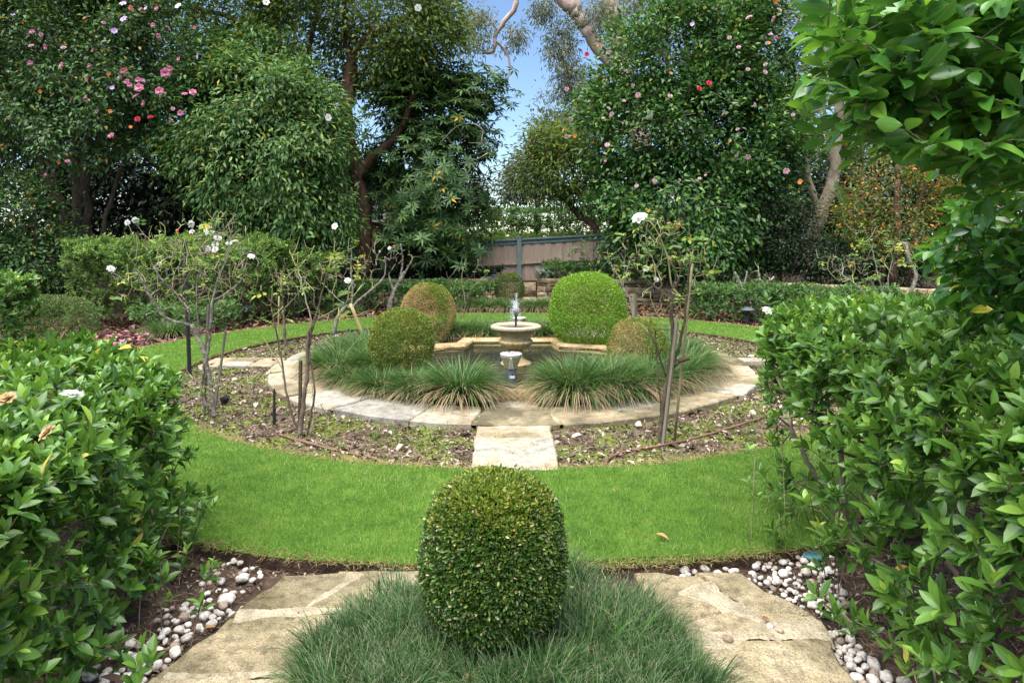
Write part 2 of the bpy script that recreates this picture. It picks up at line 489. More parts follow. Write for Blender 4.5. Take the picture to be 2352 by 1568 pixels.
g = Geo()
gx = np.concatenate([[-400, -60], np.linspace(-20, 20, 41), [60, 400]]); gy = np.concatenate([[-400, -40], np.linspace(-4, 40, 45), [80, 400]])
XX, YY = np.meshgrid(gx, gy); ny, nx = XX.shape
ZZ = .012 * np.sin(XX * 2.1) * np.cos(YY * 1.7) - .012
ii = (np.arange(ny - 1)[:, None] * nx + np.arange(nx - 1)[None]).ravel()
g.add(np.stack([XX, YY, ZZ], -1), np.concatenate([np.stack([ii, ii + 1, ii + nx + 1], -1), np.stack([ii, ii + nx + 1, ii + nx], -1)]))
ground = kind(g.build('ground', M['soil']), 'structure')
ring_sheet('rose_bed', 1.6, 4.1, .012, M['bed'])
ring_sheet('lawn', R_LAWN0, R_LAWN1, .055, M['turf'])
for r_, nm_ in ((R_LAWN1, 'lawn_outer_edge'), (R_LAWN0, 'lawn_inner_edge')):
    q_ = np.linspace(0, 2 * np.pi, 240, endpoint=False); ge_ = Geo()
    wv = .03 * (np.sin(q_ * 11 + 2) + np.sin(q_ * 27) * .7) if r_ == R_LAWN1 else .03 * (np.sin(q_ * 9) + np.sin(q_ * 23 + 1) * .7)
    Vb = [np.stack([(r_ + wv + o_) * np.cos(q_), PC[1] + (r_ + wv + o_) * np.sin(q_), np.full(240, z_)], -1) for o_, z_ in ((0.0, .051), (.012 if r_ == R_LAWN1 else -.012, -.04))]
    i_ = np.arange(240); j_ = (i_ + 1) % 240
    ge_.add(np.concatenate(Vb), np.concatenate([np.stack([i_, j_, 240 + j_], -1), np.stack([i_, 240 + j_, 240 + i_], -1)]))
    kind(ge_.build(nm_, M['soil'], smooth=False), 'structure')

# raised terrace behind the stone walls
TERR = [(-14, 13.2), (-9.2, 15.0), (-5.0, 16.5), (-.42, 16.95), (-.42, 17.5), (.64, 17.5), (.64, 16.95), (3.9, 16.4), (6.6, 15.1), (8.6, 13.3), (9.9, 11.0), (10.6, 8.0), (40, 8.0), (40, 45), (-40, 45), (-40, 12.5)]
mb = MB(); mb.prism(TERR, -.2, .5)
kind(mb.build('terrace', M['soil']), 'structure')

# lawn grass
def lawn_points(n, r0, r1, zbase):
    r = np.sqrt(rng.random(n) * (r1 ** 2 - r0 ** 2) + r0 ** 2); a = rng.random(n) * 2 * np.pi
    P = np.stack([PC[0] + r * np.cos(a), PC[1] + r * np.sin(a), np.full(n, zbase)], -1)
    d = np.hypot(P[:, 0], P[:, 1])
    keep = in_view(P) & (rng.random(n) < np.minimum(1, (4.0 / d) ** 1.6))
    return P[keep], d[keep]
P, d = lawn_points(640000, R_LAWN0 - .03, R_LAWN1 + .03, .05)
patch = wob(P, 1.6, .4) * .5 + wob(P, 5, 1.2) * .25
G = Geo()
rn = np.clip(rng.random(len(P)) * .78 + patch * .30 + (rng.random(len(P)) < .07) * .3, 0, 1)
blades(G, P, rng.random(len(P)) * 6.28, (.018 + .03 * rng.random(len(P)) ** 1.5) * (1 + .3 * patch), np.where(rng.random(len(P)) < .2, 1.2, rng.random(len(P)) * .9), rng.random(len(P)) * .8,
       .0048 * np.clip(d / 4.2, 1, 3), 1, rn)
kind(G.build('lawn_grass', M['grass']), 'stuff')
G = Geo()                                       # dry runners hanging over the cut edges
for r, s, dens in ((R_LAWN1, 1, 9000), (R_LAWN0, -1, 5000)):
    n = dens * 2
    a = rng.random(n) * 6.28; rr = r + s * rng.normal(size=n) * .03
    P = np.stack([PC[0] + rr * np.cos(a), PC[1] + rr * np.sin(a), .045 + .012 * rng.random(n)], -1)
    k = in_view(P); P, a = P[k], a[k]
    az = a + (0 if s > 0 else np.pi) + rng.normal(size=len(a)) * .8
    blades(G, P, az, .03 + .05 * rng.random(len(P)), .9 + .5 * rng.random(len(P)), .9 * rng.random(len(P)), .005, 2)
kind(G.build('straw_grass', M['straw']), 'stuff')

# ------------------------------------------------------------------ stone paths
def slab_geo(G, poly, z0, z1, rn, bev=.012):
    poly = np.asarray(poly, float); n = len(poly); c = poly.mean(0)
    d = poly - c; L = np.linalg.norm(d, axis=1, keepdims=True)
    inn = c + d * (L - bev) / L
    tz = z1 + (poly - c) @ (rng.normal(size=2) * .008)
    V = np.concatenate([np.column_stack([poly, np.full(n, z0)]), np.column_stack([poly, tz - bev * .8]), np.column_stack([inn, tz]), [[c[0], c[1], z1 + .001]]])
    i = np.arange(n); j = (i + 1) % n; T = []
    for k in range(2):
        T += [np.stack([k * n + i, k * n + j, (k + 1) * n + j], -1), np.stack([k * n + i, (k + 1) * n + j, (k + 1) * n + i], -1)]
    T.append(np.stack([2 * n + i, 2 * n + j, np.full(n, 3 * n)], -1))
    a = np.zeros((len(V), 3), np.float32); a[:, 0] = rn
    G.add(V, np.concatenate(T), a)
def rough_poly(pts, step=.12, jit=.012):
    pts = [A(p) for p in pts]; out = []
    for i in range(len(pts)):
        a, b = pts[i], pts[(i + 1) % len(pts)]
        k = max(1, int(np.linalg.norm(b - a) / step))
        for s in range(k):
            out.append(a + (b - a) * s / k + rng.normal(size=2) * jit)
    return out
G = Geo()
a0 = math.radians(-90) - .115
ang = a0
while ang < a0 + 2 * math.pi - .05:
    w = random.uniform(.17, .30)
    if ang + w > a0 + 2 * math.pi - .12: w = a0 + 2 * math.pi - ang
    e0, e1 = ang + .0055, ang + w - .0055
    sk = random.uniform(-.03, .03)
    def pol(r, a): return (PC[0] + r * math.cos(a), PC[1] + r * math.sin(a))
    split = random.random() < .45
    rm = random.uniform(2.68, 2.84)
    parts = [(R_PATH0 - .1, rm - .006), (rm + .006, R_PATH1)] if split else [(R_PATH0 - .1, R_PATH1 + random.uniform(-.01, .03))]
    for ra, rb in parts:
        k = 4
        pts = [pol(ra, e0 + (e1 - e0) * s / k) for s in range(k + 1)] + [pol(rb, e1 + sk * .5 + (e0 - e1) * s / k) for s in range(k + 1)]
        slab_geo(G, rough_poly(pts, .14, .007), -.03, .062 + random.uniform(-.006, .006), random.random())
    ang += w
G.build('path_ring_stones', M['stone'], smooth=False)['kind'] = 'structure'
M['mossy_mortar'] = solid('mossy_mortar', [(.35, (.05, .045, .022)), (.48, (.17, .145, .09)), (.56, (.30, .26, .18)), (.62, (.09, .105, .025))], 3, .95, .8, .1, 8, 50, grain=.4)
ring_sheet('path_mortar', R_PATH0 - .12, R_PATH1 - .012, .05, M['mossy_mortar'], wobble=.003)
G = Geo()
def straight_path(G, x0, x1, y0, y1, n, z=.062, splitp=.4):
    cut = np.sort(np.concatenate([[0, 1], (np.arange(1, n) + rng.normal(size=n - 1) * .12) / n]))
    for k in range(n):
        ya, yb = y0 + (y1 - y0) * cut[k] + .006, y0 + (y1 - y0) * cut[k + 1] - .006
        if random.random() < splitp:
            xm = x0 + (x1 - x0) * random.uniform(.4, .65)
            segs = [(x0, xm - .006), (xm + .006, x1)]
        else: segs = [(x0, x1)]
        for xa, xb in segs:
            slab_geo(G, rough_poly([(xa, ya), (xb, ya), (xb, yb), (xa, yb)], .12, .008), -.03, z + random.uniform(-.006, .006), random.random())
straight_path(G, -.30, .33, 4.78, 5.89, 3, .062, 0)
straight_path(G, -.22, .26, 6.42, 6.84, 2, .055)
# cross paths left and right
for sx in (-1, 1):
    G2 = Geo(); straight_path(G2, -.27, .27, 3.02, 3.98, 3, .058)
    for V in G2.v:
        x, y = V[:, 0].copy(), V[:, 1].copy()
        V[:, 0] = sx * y; V[:, 1] = PC[1] - sx * x
    G.v += G2.v; G.a += G2.a
    for t in G2.t: G.t.append(t + G.n)
    G.n += G2.n
straight_path(G, -.30, .33, 11.93, 12.85, 3)
G.build('path_stones', M['stone'], smooth=False)['kind'] = 'structure'

# old sandstone path in the foreground, running round the mondo circle
G = Geo()
fg = [[(-1.13, 3.33), (-.66, 3.36), (-.60, 3.05), (-1.22, 2.97)],
      [(-.65, 3.36), (-.1, 3.42), (-.1, 3.0), (-.585, 3.05)],
      [(-1.225, 2.955), (-.3, 3.03), (-.3, 2.60), (-1.335, 2.56)],
      [(-1.34, 2.545), (-.3, 2.585), (-.3, 2.0), (-1.48, 1.9)],
      [(-1.49, 1.885), (-.3, 1.985), (-.3, 1.3), (-1.5, 1.2)],
      [(.60, 3.36), (.90, 3.33), (1.02, 3.05), (.62, 2.9)],
      [(.92, 3.36), (1.10, 3.35), (1.30, 2.97), (1.05, 3.0)],
      [(.62, 2.88), (1.03, 3.03), (1.32, 2.95), (1.31, 2.84), (.62, 2.80)],
      [(.60, 2.785), (1.315, 2.825), (1.25, 2.3), (.58, 2.3)],
      [(.5, 2.285), (1.25, 2.285), (1.3, 1.5), (.5, 1.5)],
      [(-.29, 1.98), (.49, 1.98), (.49, 1.0), (-.29, 1.0)]]
for q in fg:
    slab_geo(G, rough_poly(q, .09, .010), -.03, .045 + random.uniform(-.005, .005), random.random())
G.build('path_old_stones', M['stone_old'], smooth=False)['kind'] = 'structure'
# smears of pale mortar over the joints
G = Geo()
def smear(pts, w, z=.050):
    pts = smooth_line([(*p, z) for p in pts], .018)
    t = nrm(np.gradient(pts, axis=0)); s = np.stack([-t[:, 1], t[:, 0], 0 * t[:, 0]], -1)
    n = len(pts); a = np.arange(n)
    u1, u2 = rng.random(2) * 9; wl_ = w * (1 + .45 * np.sin(a * .16 + u1) + .28 * np.sin(a * .43 + u2) + rng.normal(size=n) * .07); wr = w * (1 + .45 * np.sin(a * .13 + u2) + .28 * np.sin(a * .37 + u1) + rng.normal(size=n) * .07)
    V = np.concatenate([pts - s * wl_[:, None], pts + A([0, 0, .006]), pts + s * wr[:, None]])
    i = np.arange(n - 1); T = []
    for k in (0, n):
        T += [np.stack([k + i, k + i + 1, k + n + i + 1], -1), np.stack([k + i, k + n + i + 1, k + n + i], -1)]
    V[:n, 2] -= .008; V[2 * n:, 2] -= .008
    G.add(V, np.concatenate(T))
smear([(-.76, 3.34), (-.80, 3.22), (-.89, 3.08), (-.93, 2.98)], .06)
smear([(-1.20, 2.965), (-.95, 3.0), (-.60, 3.03), (-.3, 3.03)], .055)
smear([(-1.30, 2.55), (-1.0, 2.57), (-.6, 2.60)], .03)
smear([(.86, 3.22), (.93, 3.1), (1.02, 2.97), (1.12, 2.90), (1.31, 2.90)], .07)
smear([(.62, 2.86), (.85, 2.83), (1.05, 2.86), (1.31, 2.82)], .075)
kind(G.build('path_pale_mortar', M['mortar']), 'structure')

# ------------------------------------------------------------------ pool
PY = 8.6
M['pool_floor'] = solid('pool_floor', [(.3, (.06, .08, .025)), (.6, (.15, .175, .06)), (.8, (.24, .24, .09))], 4, .8, 0)
def pool_outline(off=0.0, n=18):
    """Quatrefoil: straight ends front and back, round sides."""
    a, b = 1.75 + off, 1.16 + off * .9
    hw = .58 + off * .55; yf = 1.52 + off
    pts = [(-hw, -yf), (hw, -yf)]
    t0 = math.acos(min(1, (hw + .08) / a))
    for s in np.linspace(-t0, t0, n): pts.append((a * math.cos(s), b * math.sin(s)))
    pts += [(hw, yf), (-hw, yf)]
    for s in np.linspace(math.pi - t0, math.pi + t0, n): pts.append((a * math.cos(s), b * math.sin(s)))
    return A([(x, y + PY) for x, y in pts])
pool = thing('pool', 'lobed garden pond of dark green water with sandstone coping', 'pond', (0, PY, 0))
def band(name, rings, mat, parent, smooth=False):
    G = Geo(); n = len(rings[0][0])
    V = np.concatenate([np.column_stack([p, np.full(n, z)]) for p, z in rings])
    i = np.arange(n); j = (i + 1) % n; T = []
    for k in range(len(rings) - 1):
        T += [np.stack([k * n + i, k * n + j, (k + 1) * n + j], -1), np.stack([k * n + i, (k + 1) * n + j, (k + 1) * n + i], -1)]
    G.add(V, np.concatenate(T))
    return G.build(name, mat, parent, smooth)
o0, o1 = pool_outline(0), pool_outline(.27)
rc = lambda off: pool_outline(off) + rng.normal(size=(len(o0), 2)) * .007
band('coping', [(rc(.27), -.05), (rc(.275), .06), (rc(.285), .12), (rc(.265), .148), (rc(.13), .155), (rc(.015), .15), (rc(-.012), .125), (rc(0), .085)], M['coping'], pool)
band('wall', [(pool_outline(.03), .095), (pool_outline(.012), .09), (pool_outline(.012), -.5)], M['render'], pool)
def cap_sheet(name, outline, z, mat, parent):
    G = Geo(); n = len(outline); c = outline.mean(0)
    V = np.column_stack([np.vstack([outline, c]), np.full(n + 1, z)])
    i = np.arange(n)
    G.add(V, np.stack([i, (i + 1) % n, np.full(n, n)], -1))
    return G.build(name, mat, parent, False)
cap_sheet('floor', pool_outline(.02), -.22, M['pool_floor'], pool)
m, nt, out = new_mat('water'); N, K = nt.nodes, nt.links
gl = N.new('ShaderNodeBsdfGlossy'); gl.inputs['Roughness'].default_value = .03
tr = N.new('ShaderNodeBsdfTransparent'); tr.inputs[0].default_value = (.62, .72, .42, 1)
fr = N.new('ShaderNodeFresnel'); fr.inputs[0].default_value = 1.33
nz = N.new('ShaderNodeTexNoise'); nz.inputs['Scale'].default_value = 9; nz.inputs['Detail'].default_value = 3
ge = N.new('ShaderNodeNewGeometry'); K.new(ge.outputs['Position'], nz.inputs['Vector'])
bp = N.new('ShaderNodeBump'); bp.inputs['Strength'].default_value = .22; bp.inputs['Distance'].default_value = .02
K.new(nz.outputs[0], bp.inputs['Height']); K.new(bp.outputs[0], gl.inputs['Normal']); K.new(bp.outputs[0], fr.inputs['Normal'])
mx = N.new('ShaderNodeMixShader'); K.new(fr.outputs[0], mx.inputs[0]); K.new(tr.outputs[0], mx.inputs[1]); K.new(gl.outputs[0], mx.inputs[2]); K.new(mx.outputs[0], out.inputs[0])
M['water'] = m
cap_sheet('water', pool_outline(.008), .062, M['water'], pool)
M['black_plastic'] = solid('black_plastic', [(.3, (.008, .008, .009)), (.7, (.022, .022, .024))], 30, .5, .1, .4)
# netting stretched over the water
net = Geo()
def inside(p, poly):
    x, y = p; c = False; n = len(poly)
    for i in range(n):
        x1, y1 = poly[i]; x2, y2 = poly[i - 1]
        if (y1 > y) != (y2 > y) and x < (x2 - x1) * (y - y1) / (y2 - y1) + x1: c = not c
    return c
oi = pool_outline(-.02)
for axis in (0, 1):
    for s in np.arange(-1.75, 1.76, .1):
        run = []
        for t in np.arange(-1.75, 1.76, .05):
            p = (s, PY + t) if axis == 0 else (t, PY + s)
            if inside(p, oi): run.append((*p, .067 + .003 * math.sin(t * 9)))
            elif len(run) > 1: tube(net, run, .0038, 3, cap=False); run = []
        if len(run) > 1: tube(net, run, .0038, 3, cap=False)
tag(net.build('pond_net', M['black_plastic']), 'fine black square netting stretched over the pond water', 'net')

# fountain urn on a slab
fx, fy = .05, 8.72
M['plinth'] = solid('plinth_stone', [(.3, (.12, .075, .045)), (.6, (.24, .16, .095)), (.8, (.17, .13, .09))], 6, .5, .3)
fo = thing('fountain', 'sandstone urn fountain with a fluted bowl standing in the pond', 'fountain', (fx, fy, 0))
MB().box((fx, fy - .1, -.2), (.86, .78, .49)).build('plinth', M['plinth'], fo, bevel=.015)
mb = MB()
mb.lathe([(.20, .018), (.20, .07), (.185, .085), (.15, .10), (.11, .13), (.088, .17), (.08, .20), (.083, .215), (.10, .222), (.10, .238), (.088, .246), (.085, .262)], 40, (fx, fy, 0))
mb.build('foot', M['urn'], fo, True)
fl = lambda k, a: (-.055 * (1 - abs(math.sin(a * 9))) ** 2) if 1 <= k <= 6 else 0
MB().lathe([(.07, .250), (.10, .258), (.145, .272), (.185, .292), (.214, .322), (.222, .345), (.208, .366), (.186, .378)], 144, (fx, fy, 0), fl).build('bowl', M['urn'], fo, True)
MB().lathe([(.17, .372), (.176, .384), (.192, .384), (.188, .394), (.192, .42), (.205, .45), (.225, .476), (.25, .492), (.27, .498)], 64, (fx, fy, 0)).build('neck', M['urn'], fo, True)
MB().lathe([(.262, .496), (.30, .498), (.318, .508), (.326, .524), (.322, .542), (.302, .555), (.272, .559), (.25, .55), (.238, .53), (.22, .515)], 72, (fx, fy, 0)).build('rim', M['urn_rim'], fo, True)
MB().lathe([(.236, .527), (.05, .5301)], 48, (fx, fy, 0)).build('water', M['water'], fo, True)
nzl = MB().lathe([(.014, .50), (.014, .60), (.017, .62), (.017, .655), (.024, .675), (.028, .705), (.024, .71), (.016, .7105)], 16, (fx, fy, 0)).build('nozzle', M['black_plastic'], fo, True)
# spray
m, nt, out = new_mat('spray'); N, K = nt.nodes, nt.links
p = N.new('ShaderNodeBsdfPrincipled'); p.inputs['Base Color'].default_value = (.92, .94, .97, 1); p.inputs['Roughness'].default_value = .12
t2 = N.new('ShaderNodeBsdfTransparent'); ms = N.new('ShaderNodeMixShader'); ms.inputs[0].default_value = .5
K.new(p.outputs[0], ms.inputs[1]); K.new(t2.outputs[0], ms.inputs[2]); K.new(ms.outputs[0], out.inputs[0])
G = Geo()
octv = A([(1, 0, 0), (-1, 0, 0), (0, 1, 0), (0, -1, 0), (0, 0, 1.5), (0, 0, -1.5)]); octt = A([(0, 2, 4), (2, 1, 4), (1, 3, 4), (3, 0, 4), (2, 0, 5), (1, 2, 5), (3, 1, 5), (0, 3, 5)])
for k in range(70):
    a = random.uniform(0, 6.28); v = random.uniform(.7, 1.5); lean = random.uniform(.10, .42) if k > 3 else .03
    if k <= 3: v = 1.75
    vh, vz = v * math.sin(lean), v * math.cos(lean) * 1.25
    tt = np.arange(0, 2 * vz / 9.8 + .14, .012)
    pts = np.stack([fx + vh * tt * math.cos(a), fy + vh * tt * math.sin(a), .71 + vz * tt - 4.9 * tt ** 2], -1)
    cut = int(len(pts) * .30)
    tube(G, pts[:cut + 1], np.linspace(.0022, .0012, cut + 1), 3)
    for q in pts[cut:]:
        if q[2] < .55: break
        if random.random() < .62:
            G.add(octv * random.uniform(.0010, .0030) + q + rng.normal(size=3) * .010, octt)
tag(G.build('water_spray', m), 'white jet and droplets spraying above the fountain urn', 'water spray')

# bollard lamp on the front coping
M['lamp_metal'] = solid('lamp_metal', [(.3, (.34, .32, .22)), (.7, (.46, .43, .31))], 20, .45, .05, .5)
M['lamp_cap'] = solid('lamp_cap_enamel', [(.3, (.46, .46, .45)), (.7, (.56, .56, .55))], 9, .3, 0, .5)
M['grey_paint'] = solid('grey_paint', [(.3, (.075, .085, .105)), (.7, (.11, .12, .145))], 14, .5, .1, .4)
def bollard(c, label, s=1.0, rz=0):
    b = thing('bollard_lamp', label, 'lamp', c, 'louvred bollard lamps at the pond')
    x, y, z = c
    MB().lathe([(.075 * s, 0), (.075 * s, .016 * s), (.06 * s, .02 * s)], 28, c).build('base', M['grey_paint'], b, True)
    MB().lathe([(.053 * s, .02 * s), (.053 * s, .185 * s)], 28, c).build('pole', M['grey_paint'], b, True)
    prof = [(.056 * s, .185 * s)]
    for k in range(6):
        r = (.062 + .0082 * k) * s; h = (.195 + .0205 * k) * s
        prof += [(r, h), (r + .006 * s, h + .012 * s), (r - .004 * s, h + .0125 * s)]
    prof += [(.106 * s, .318 * s), (.108 * s, .326 * s)]
    MB().lathe(prof, 40, c).build('louvre_shade', M['lamp_metal'], b, True)
    mb = MB()
    pl = [(-.012, .19), (.012, .19), (.030, .21), (.018, .235), (.010, .305), (-.010, .305), (-.018, .235), (-.030, .21)]
    for i in range(len(pl)):                     # cast stay on the front of the shade
        pass
    for k in range(7):
        z0 = .192 + .017 * k; r = .066 + .0088 * k; w = .05 - .0052 * k
        mb.box((x, y - r * s, z + (z0 + .0088) * s), (w * s, .014 * s, .0172 * s))
    mb.build('stay', M['lamp_metal'], b)
    MB().lathe([(.110 * s, .324 * s), (.112 * s, .332 * s), (.104 * s, .339 * s), (.05 * s, .344 * s), (.005 * s, .345 * s)], 40, c).build('cap', M['lamp_cap'], b, True)
    MB().box((x + .012, y - .0545 * s, z + .105 * s), (.052 * s, .006 * s, .028 * s)).build('plate', M['lamp_cap'], b)
    MB().lathe([(.007, .128 * s), (.007, .138 * s)], 8, (x + .012, y - .052 * s, z)).build('knob', M['black_plastic'], b, True)
    return b
bollard((-.01, 6.98, .156), 'grey bollard lamp with cream louvred shade on the front pond coping, before the urn')
bollard((.11, 10.30, .156), 'pale bollard lamp behind the fountain urn, mostly hidden', .9)
G = Geo()                                        # leaf debris lying on the lamp cap
P = A([(-.055, 6.97, .504), (-.035, 6.94, .505), (-.005, 6.99, .506), (-.02, 6.955, .505), (-.07, 6.99, .504), (.012, 6.975, .506)])
leaves(G, P, A([(1, .1, 0), (.3, 1, 0), (-1, .2, 0), (1, -.4, 0), (0, 1, 0), (1, 0, 0)]), A([(0, 0, 1.)] * 6), .05, .018, 1, .2, .05, .5)
M['dead_dark'] = leaf_mat('dead_leaf_dark', [(0, (.012, .010, .012)), (1, (.03, .022, .018))], .7, .05, .2)
tag(G.build('leaf_debris', M['dead_dark']), 'small black leaf debris lying on the white cap of the front bollard lamp', 'leaf debris')

# ------------------------------------------------------------------ plant colours
M['bark'] = solid('bark', [(.25, (.035, .026, .018)), (.5, (.085, .064, .045)), (.75, (.15, .12, .09))], 14, .95, .8, .1, stretch=(1, 1, .35))
M['bark_red'] = solid('bark_red', [(.25, (.040, .020, .014)), (.5, (.10, .055, .038)), (.75, (.16, .10, .075))], 9, .9, .7, .1, stretch=(1, 1, .4))
M['bark_gum'] = solid('bark_gum', [(.25, (.19, .13, .11)), (.5, (.33, .25, .215)), (.75, (.42, .36, .32))], 3, .85, .3, .1, stretch=(1, 1, .4))
M['bark_grey'] = solid('bark_lichen', [(.25, (.075, .062, .045)), (.42, (.16, .138, .108)), (.55, (.28, .265, .225)), (.75, (.36, .37, .31))], 22, .95, .9, .1, use_attr=.1)
M['bark_fork'] = solid('bark_pale', [(.25, (.11, .09, .065)), (.5, (.23, .19, .14)), (.75, (.33, .29, .23))], 7, .9, .7, .1)
M['twig'] = solid('twig', [(.2, (.05, .035, .025)), (.45, (.15, .11, .085)), (.62, (.26, .21, .17)), (.8, (.14, .14, .06))], 8, .9, .3, .15, use_attr=.5)
M['twig_tan'] = solid('twig_tan', [(.25, (.14, .10, .05)), (.5, (.30, .22, .12)), (.8, (.4, .31, .19))], 20, .9, .3, .15, use_attr=.3)
M['cane'] = solid('rose_cane', [(.15, (.10, .07, .05)), (.35, (.24, .185, .125)), (.55, (.215, .235, .075)), (.72, (.29, .32, .11)), (.88, (.33, .28, .21))], 3, .8, .2, .25, use_attr=.7)
M['camellia_dark'] = leaf_mat('camellia_leaf_dark', [(0, (.010, .026, .008)), (.45, (.022, .058, .014)), (.8, (.042, .10, .022)), (.95, (.08, .14, .03)), (1, (.24, .13, .02))], 0.46, 0.22, 0.4, gain=1.75)
M['camellia_mid'] = leaf_mat('camellia_leaf_mid', [(0, (.022, .052, .014)), (.4, (.045, .105, .026)), (.75, (.085, .165, .045)), (.93, (.15, .21, .05)), (.982, (.17, .22, .05)), (1, (.36, .22, .02))], 0.48, 0.3, 0.38, gain=1.5)
M['camellia_right'] = leaf_mat('camellia_leaf_glossy', [(0, (.012, .032, .010)), (.45, (.026, .072, .016)), (.8, (.05, .125, .024)), (.96, (.09, .18, .03)), (1, (.25, .2, .03))], 0.42, 0.22, 0.42, gain=1.6)
M['rhodo'] = leaf_mat('rhododendron_leaf', [(0, (.014, .030, .010)), (.5, (.030, .066, .018)), (.85, (.06, .11, .028)), (.955, (.09, .13, .03)), (.97, (.34, .19, .02)), (1, (.42, .20, .02))], 0.5, 0.25, 0.35, gain=1.75)
M['olive_leaf'] = leaf_mat('olive_green_leaf', [(0, (.03, .055, .012)), (.5, (.065, .11, .02)), (.9, (.12, .17, .035)), (.985, (.16, .19, .035)), (1, (.4, .22, .02))], 0.5, 0.34, 0.3, gain=1.45)
M['far_leaf'] = leaf_mat('far_leaf', [(0, (.045, .065, .035)), (.5, (.085, .115, .06)), (1, (.14, .175, .09))], .5, .3, .4)
M['gum_leaf'] = leaf_mat('gum_leaf', [(0, (.05, .065, .03)), (.5, (.10, .12, .055)), (1, (.18, .19, .09))], .45, .3, .4, gain=1.2)
M['bright_leaf'] = leaf_mat('bright_leaf', [(0, (.07, .16, .015)), (.5, (.13, .25, .025)), (1, (.24, .36, .05))], .45, .35, .4)
M['black_leaf'] = leaf_mat('shade_leaf', [(0, (.007, .014, .006)), (.6, (.014, .030, .010)), (1, (.03, .055, .018))], .45, .1, .4, gain=1.4)  # near-black green: deep shade under the trees is put into the leaf colour
M['azalea'] = leaf_mat('azalea_leaf', [(0, (.045, .085, .018)), (.5, (.095, .165, .032)), (.85, (.155, .23, .05)), (1, (.22, .24, .07))], .5, .28, .3, gain=1.5)
M['low_shrub'] = leaf_mat('low_shrub_leaf', [(0, (.03, .075, .016)), (.5, (.065, .145, .03)), (1, (.12, .22, .05))], .45, .28, .4, gain=1.2)
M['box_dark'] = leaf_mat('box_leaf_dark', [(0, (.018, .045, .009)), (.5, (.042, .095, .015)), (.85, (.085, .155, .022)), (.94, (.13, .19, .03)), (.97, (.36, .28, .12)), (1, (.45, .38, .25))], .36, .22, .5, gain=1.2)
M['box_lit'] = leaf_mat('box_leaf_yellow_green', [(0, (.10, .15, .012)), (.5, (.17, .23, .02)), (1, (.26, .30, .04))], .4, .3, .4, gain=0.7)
M['box_lime'] = leaf_mat('box_leaf_lime', [(0, (.055, .14, .012)), (.4, (.11, .24, .018)), (.8, (.20, .35, .03)), (1, (.32, .42, .06))], .42, .3, .4, gain=1.1)
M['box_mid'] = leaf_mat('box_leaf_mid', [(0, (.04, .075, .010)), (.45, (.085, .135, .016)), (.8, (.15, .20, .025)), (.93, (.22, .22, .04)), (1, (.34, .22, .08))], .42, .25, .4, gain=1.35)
M['box_brown'] = leaf_mat('box_leaf_brown', [(0, (.12, .12, .03)), (.25, (.18, .15, .05)), (.6, (.27, .19, .08)), (.85, (.34, .24, .13)), (1, (.40, .19, .03))], .7, .2, .2, gain=1.45)
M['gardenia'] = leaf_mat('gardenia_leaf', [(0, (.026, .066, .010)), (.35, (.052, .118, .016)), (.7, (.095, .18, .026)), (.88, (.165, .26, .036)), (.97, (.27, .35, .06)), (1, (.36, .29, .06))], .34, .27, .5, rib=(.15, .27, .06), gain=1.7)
M['camellia_near'] = leaf_mat('camellia_leaf_near', [(0, (.016, .055, .010)), (.4, (.032, .10, .014)), (.75, (.07, .165, .02)), (.92, (.13, .24, .03)), (.97, (.26, .30, .04)), (1, (.40, .32, .03))], .27, .30, .6, rib=(.13, .21, .05), gain=1.9)
M['autumn'] = leaf_mat('autumn_leaf', [(0, (.045, .085, .015)), (.74, (.10, .16, .025)), (.86, (.2, .17, .02)), (.93, (.46, .21, .02)), (1, (.56, .18, .015))], .5, .35, .3)
M['rose_leaf'] = leaf_mat('rose_leaf', [(0, (.05, .11, .025)), (.45, (.10, .19, .03)), (.8, (.19, .28, .04)), (.95, (.34, .37, .06)), (1, (.45, .38, .05))], .45, .35, .4)
M['big_leaf'] = leaf_mat('big_paddle_leaf', [(0, (.03, .09, .02)), (1, (.07, .15, .035))], .35, .2, .5, rib=(.2, .27, .08))
M['petal_pink'] = leaf_mat('petal_pink', [(0, (.50, .13, .24)), (.5, (.60, .24, .36)), (1, (.66, .36, .46))], .5, .3, .2)
M['petal_pale'] = leaf_mat('petal_pale_pink', [(0, (.52, .31, .35)), (1, (.64, .46, .5))], .5, .3, .2)
M['petal_red'] = leaf_mat('petal_red', [(0, (.42, .02, .05)), (1, (.56, .05, .09))], .5, .25, .2)
M['petal_rust'] = leaf_mat('petal_rust', [(0, (.45, .14, .03)), (1, (.60, .26, .08))], .6, .25, .2)
M['petal_dry'] = leaf_mat('petal_dry', [(0, (.34, .21, .09)), (1, (.5, .40, .22))], .7, .2, .1)
M['petal_white'] = leaf_mat('petal_white', [(0, (.62, .61, .57)), (1, (.70, .70, .68))], .5, .3, .2)
M['petal_mauve'] = leaf_mat('petal_mauve', [(0, (.50, .35, .75)), (1, (.66, .50, .85))], .5, .3, .2)
M['stamen'] = solid('stamen', [(.3, (.75, .42, .03)), (.7, (.85, .6, .08))], 40, .7, 0)
M['hip'] = solid('rose_hip', [(.3, (.55, .06, .012)), (.7, (.72, .13, .02))], 30, .35, 0, .5)
M['litter'] = leaf_mat('litter', [(0, (.035, .022, .015)), (.35, (.08, .045, .03)), (.6, (.15, .08, .05)), (.82, (.23, .135, .075)), (.95, (.32, .15, .06)), (1, (.4, .33, .25))], .75, .1, .25)
M['mulch'] = leaf_mat('mulch', [(0, (.03, .02, .014)), (.4, (.10, .07, .05)), (.7, (.20, .155, .115)), (.9, (.32, .26, .2)), (1, (.5, .45, .37))], .85, .05, .2)

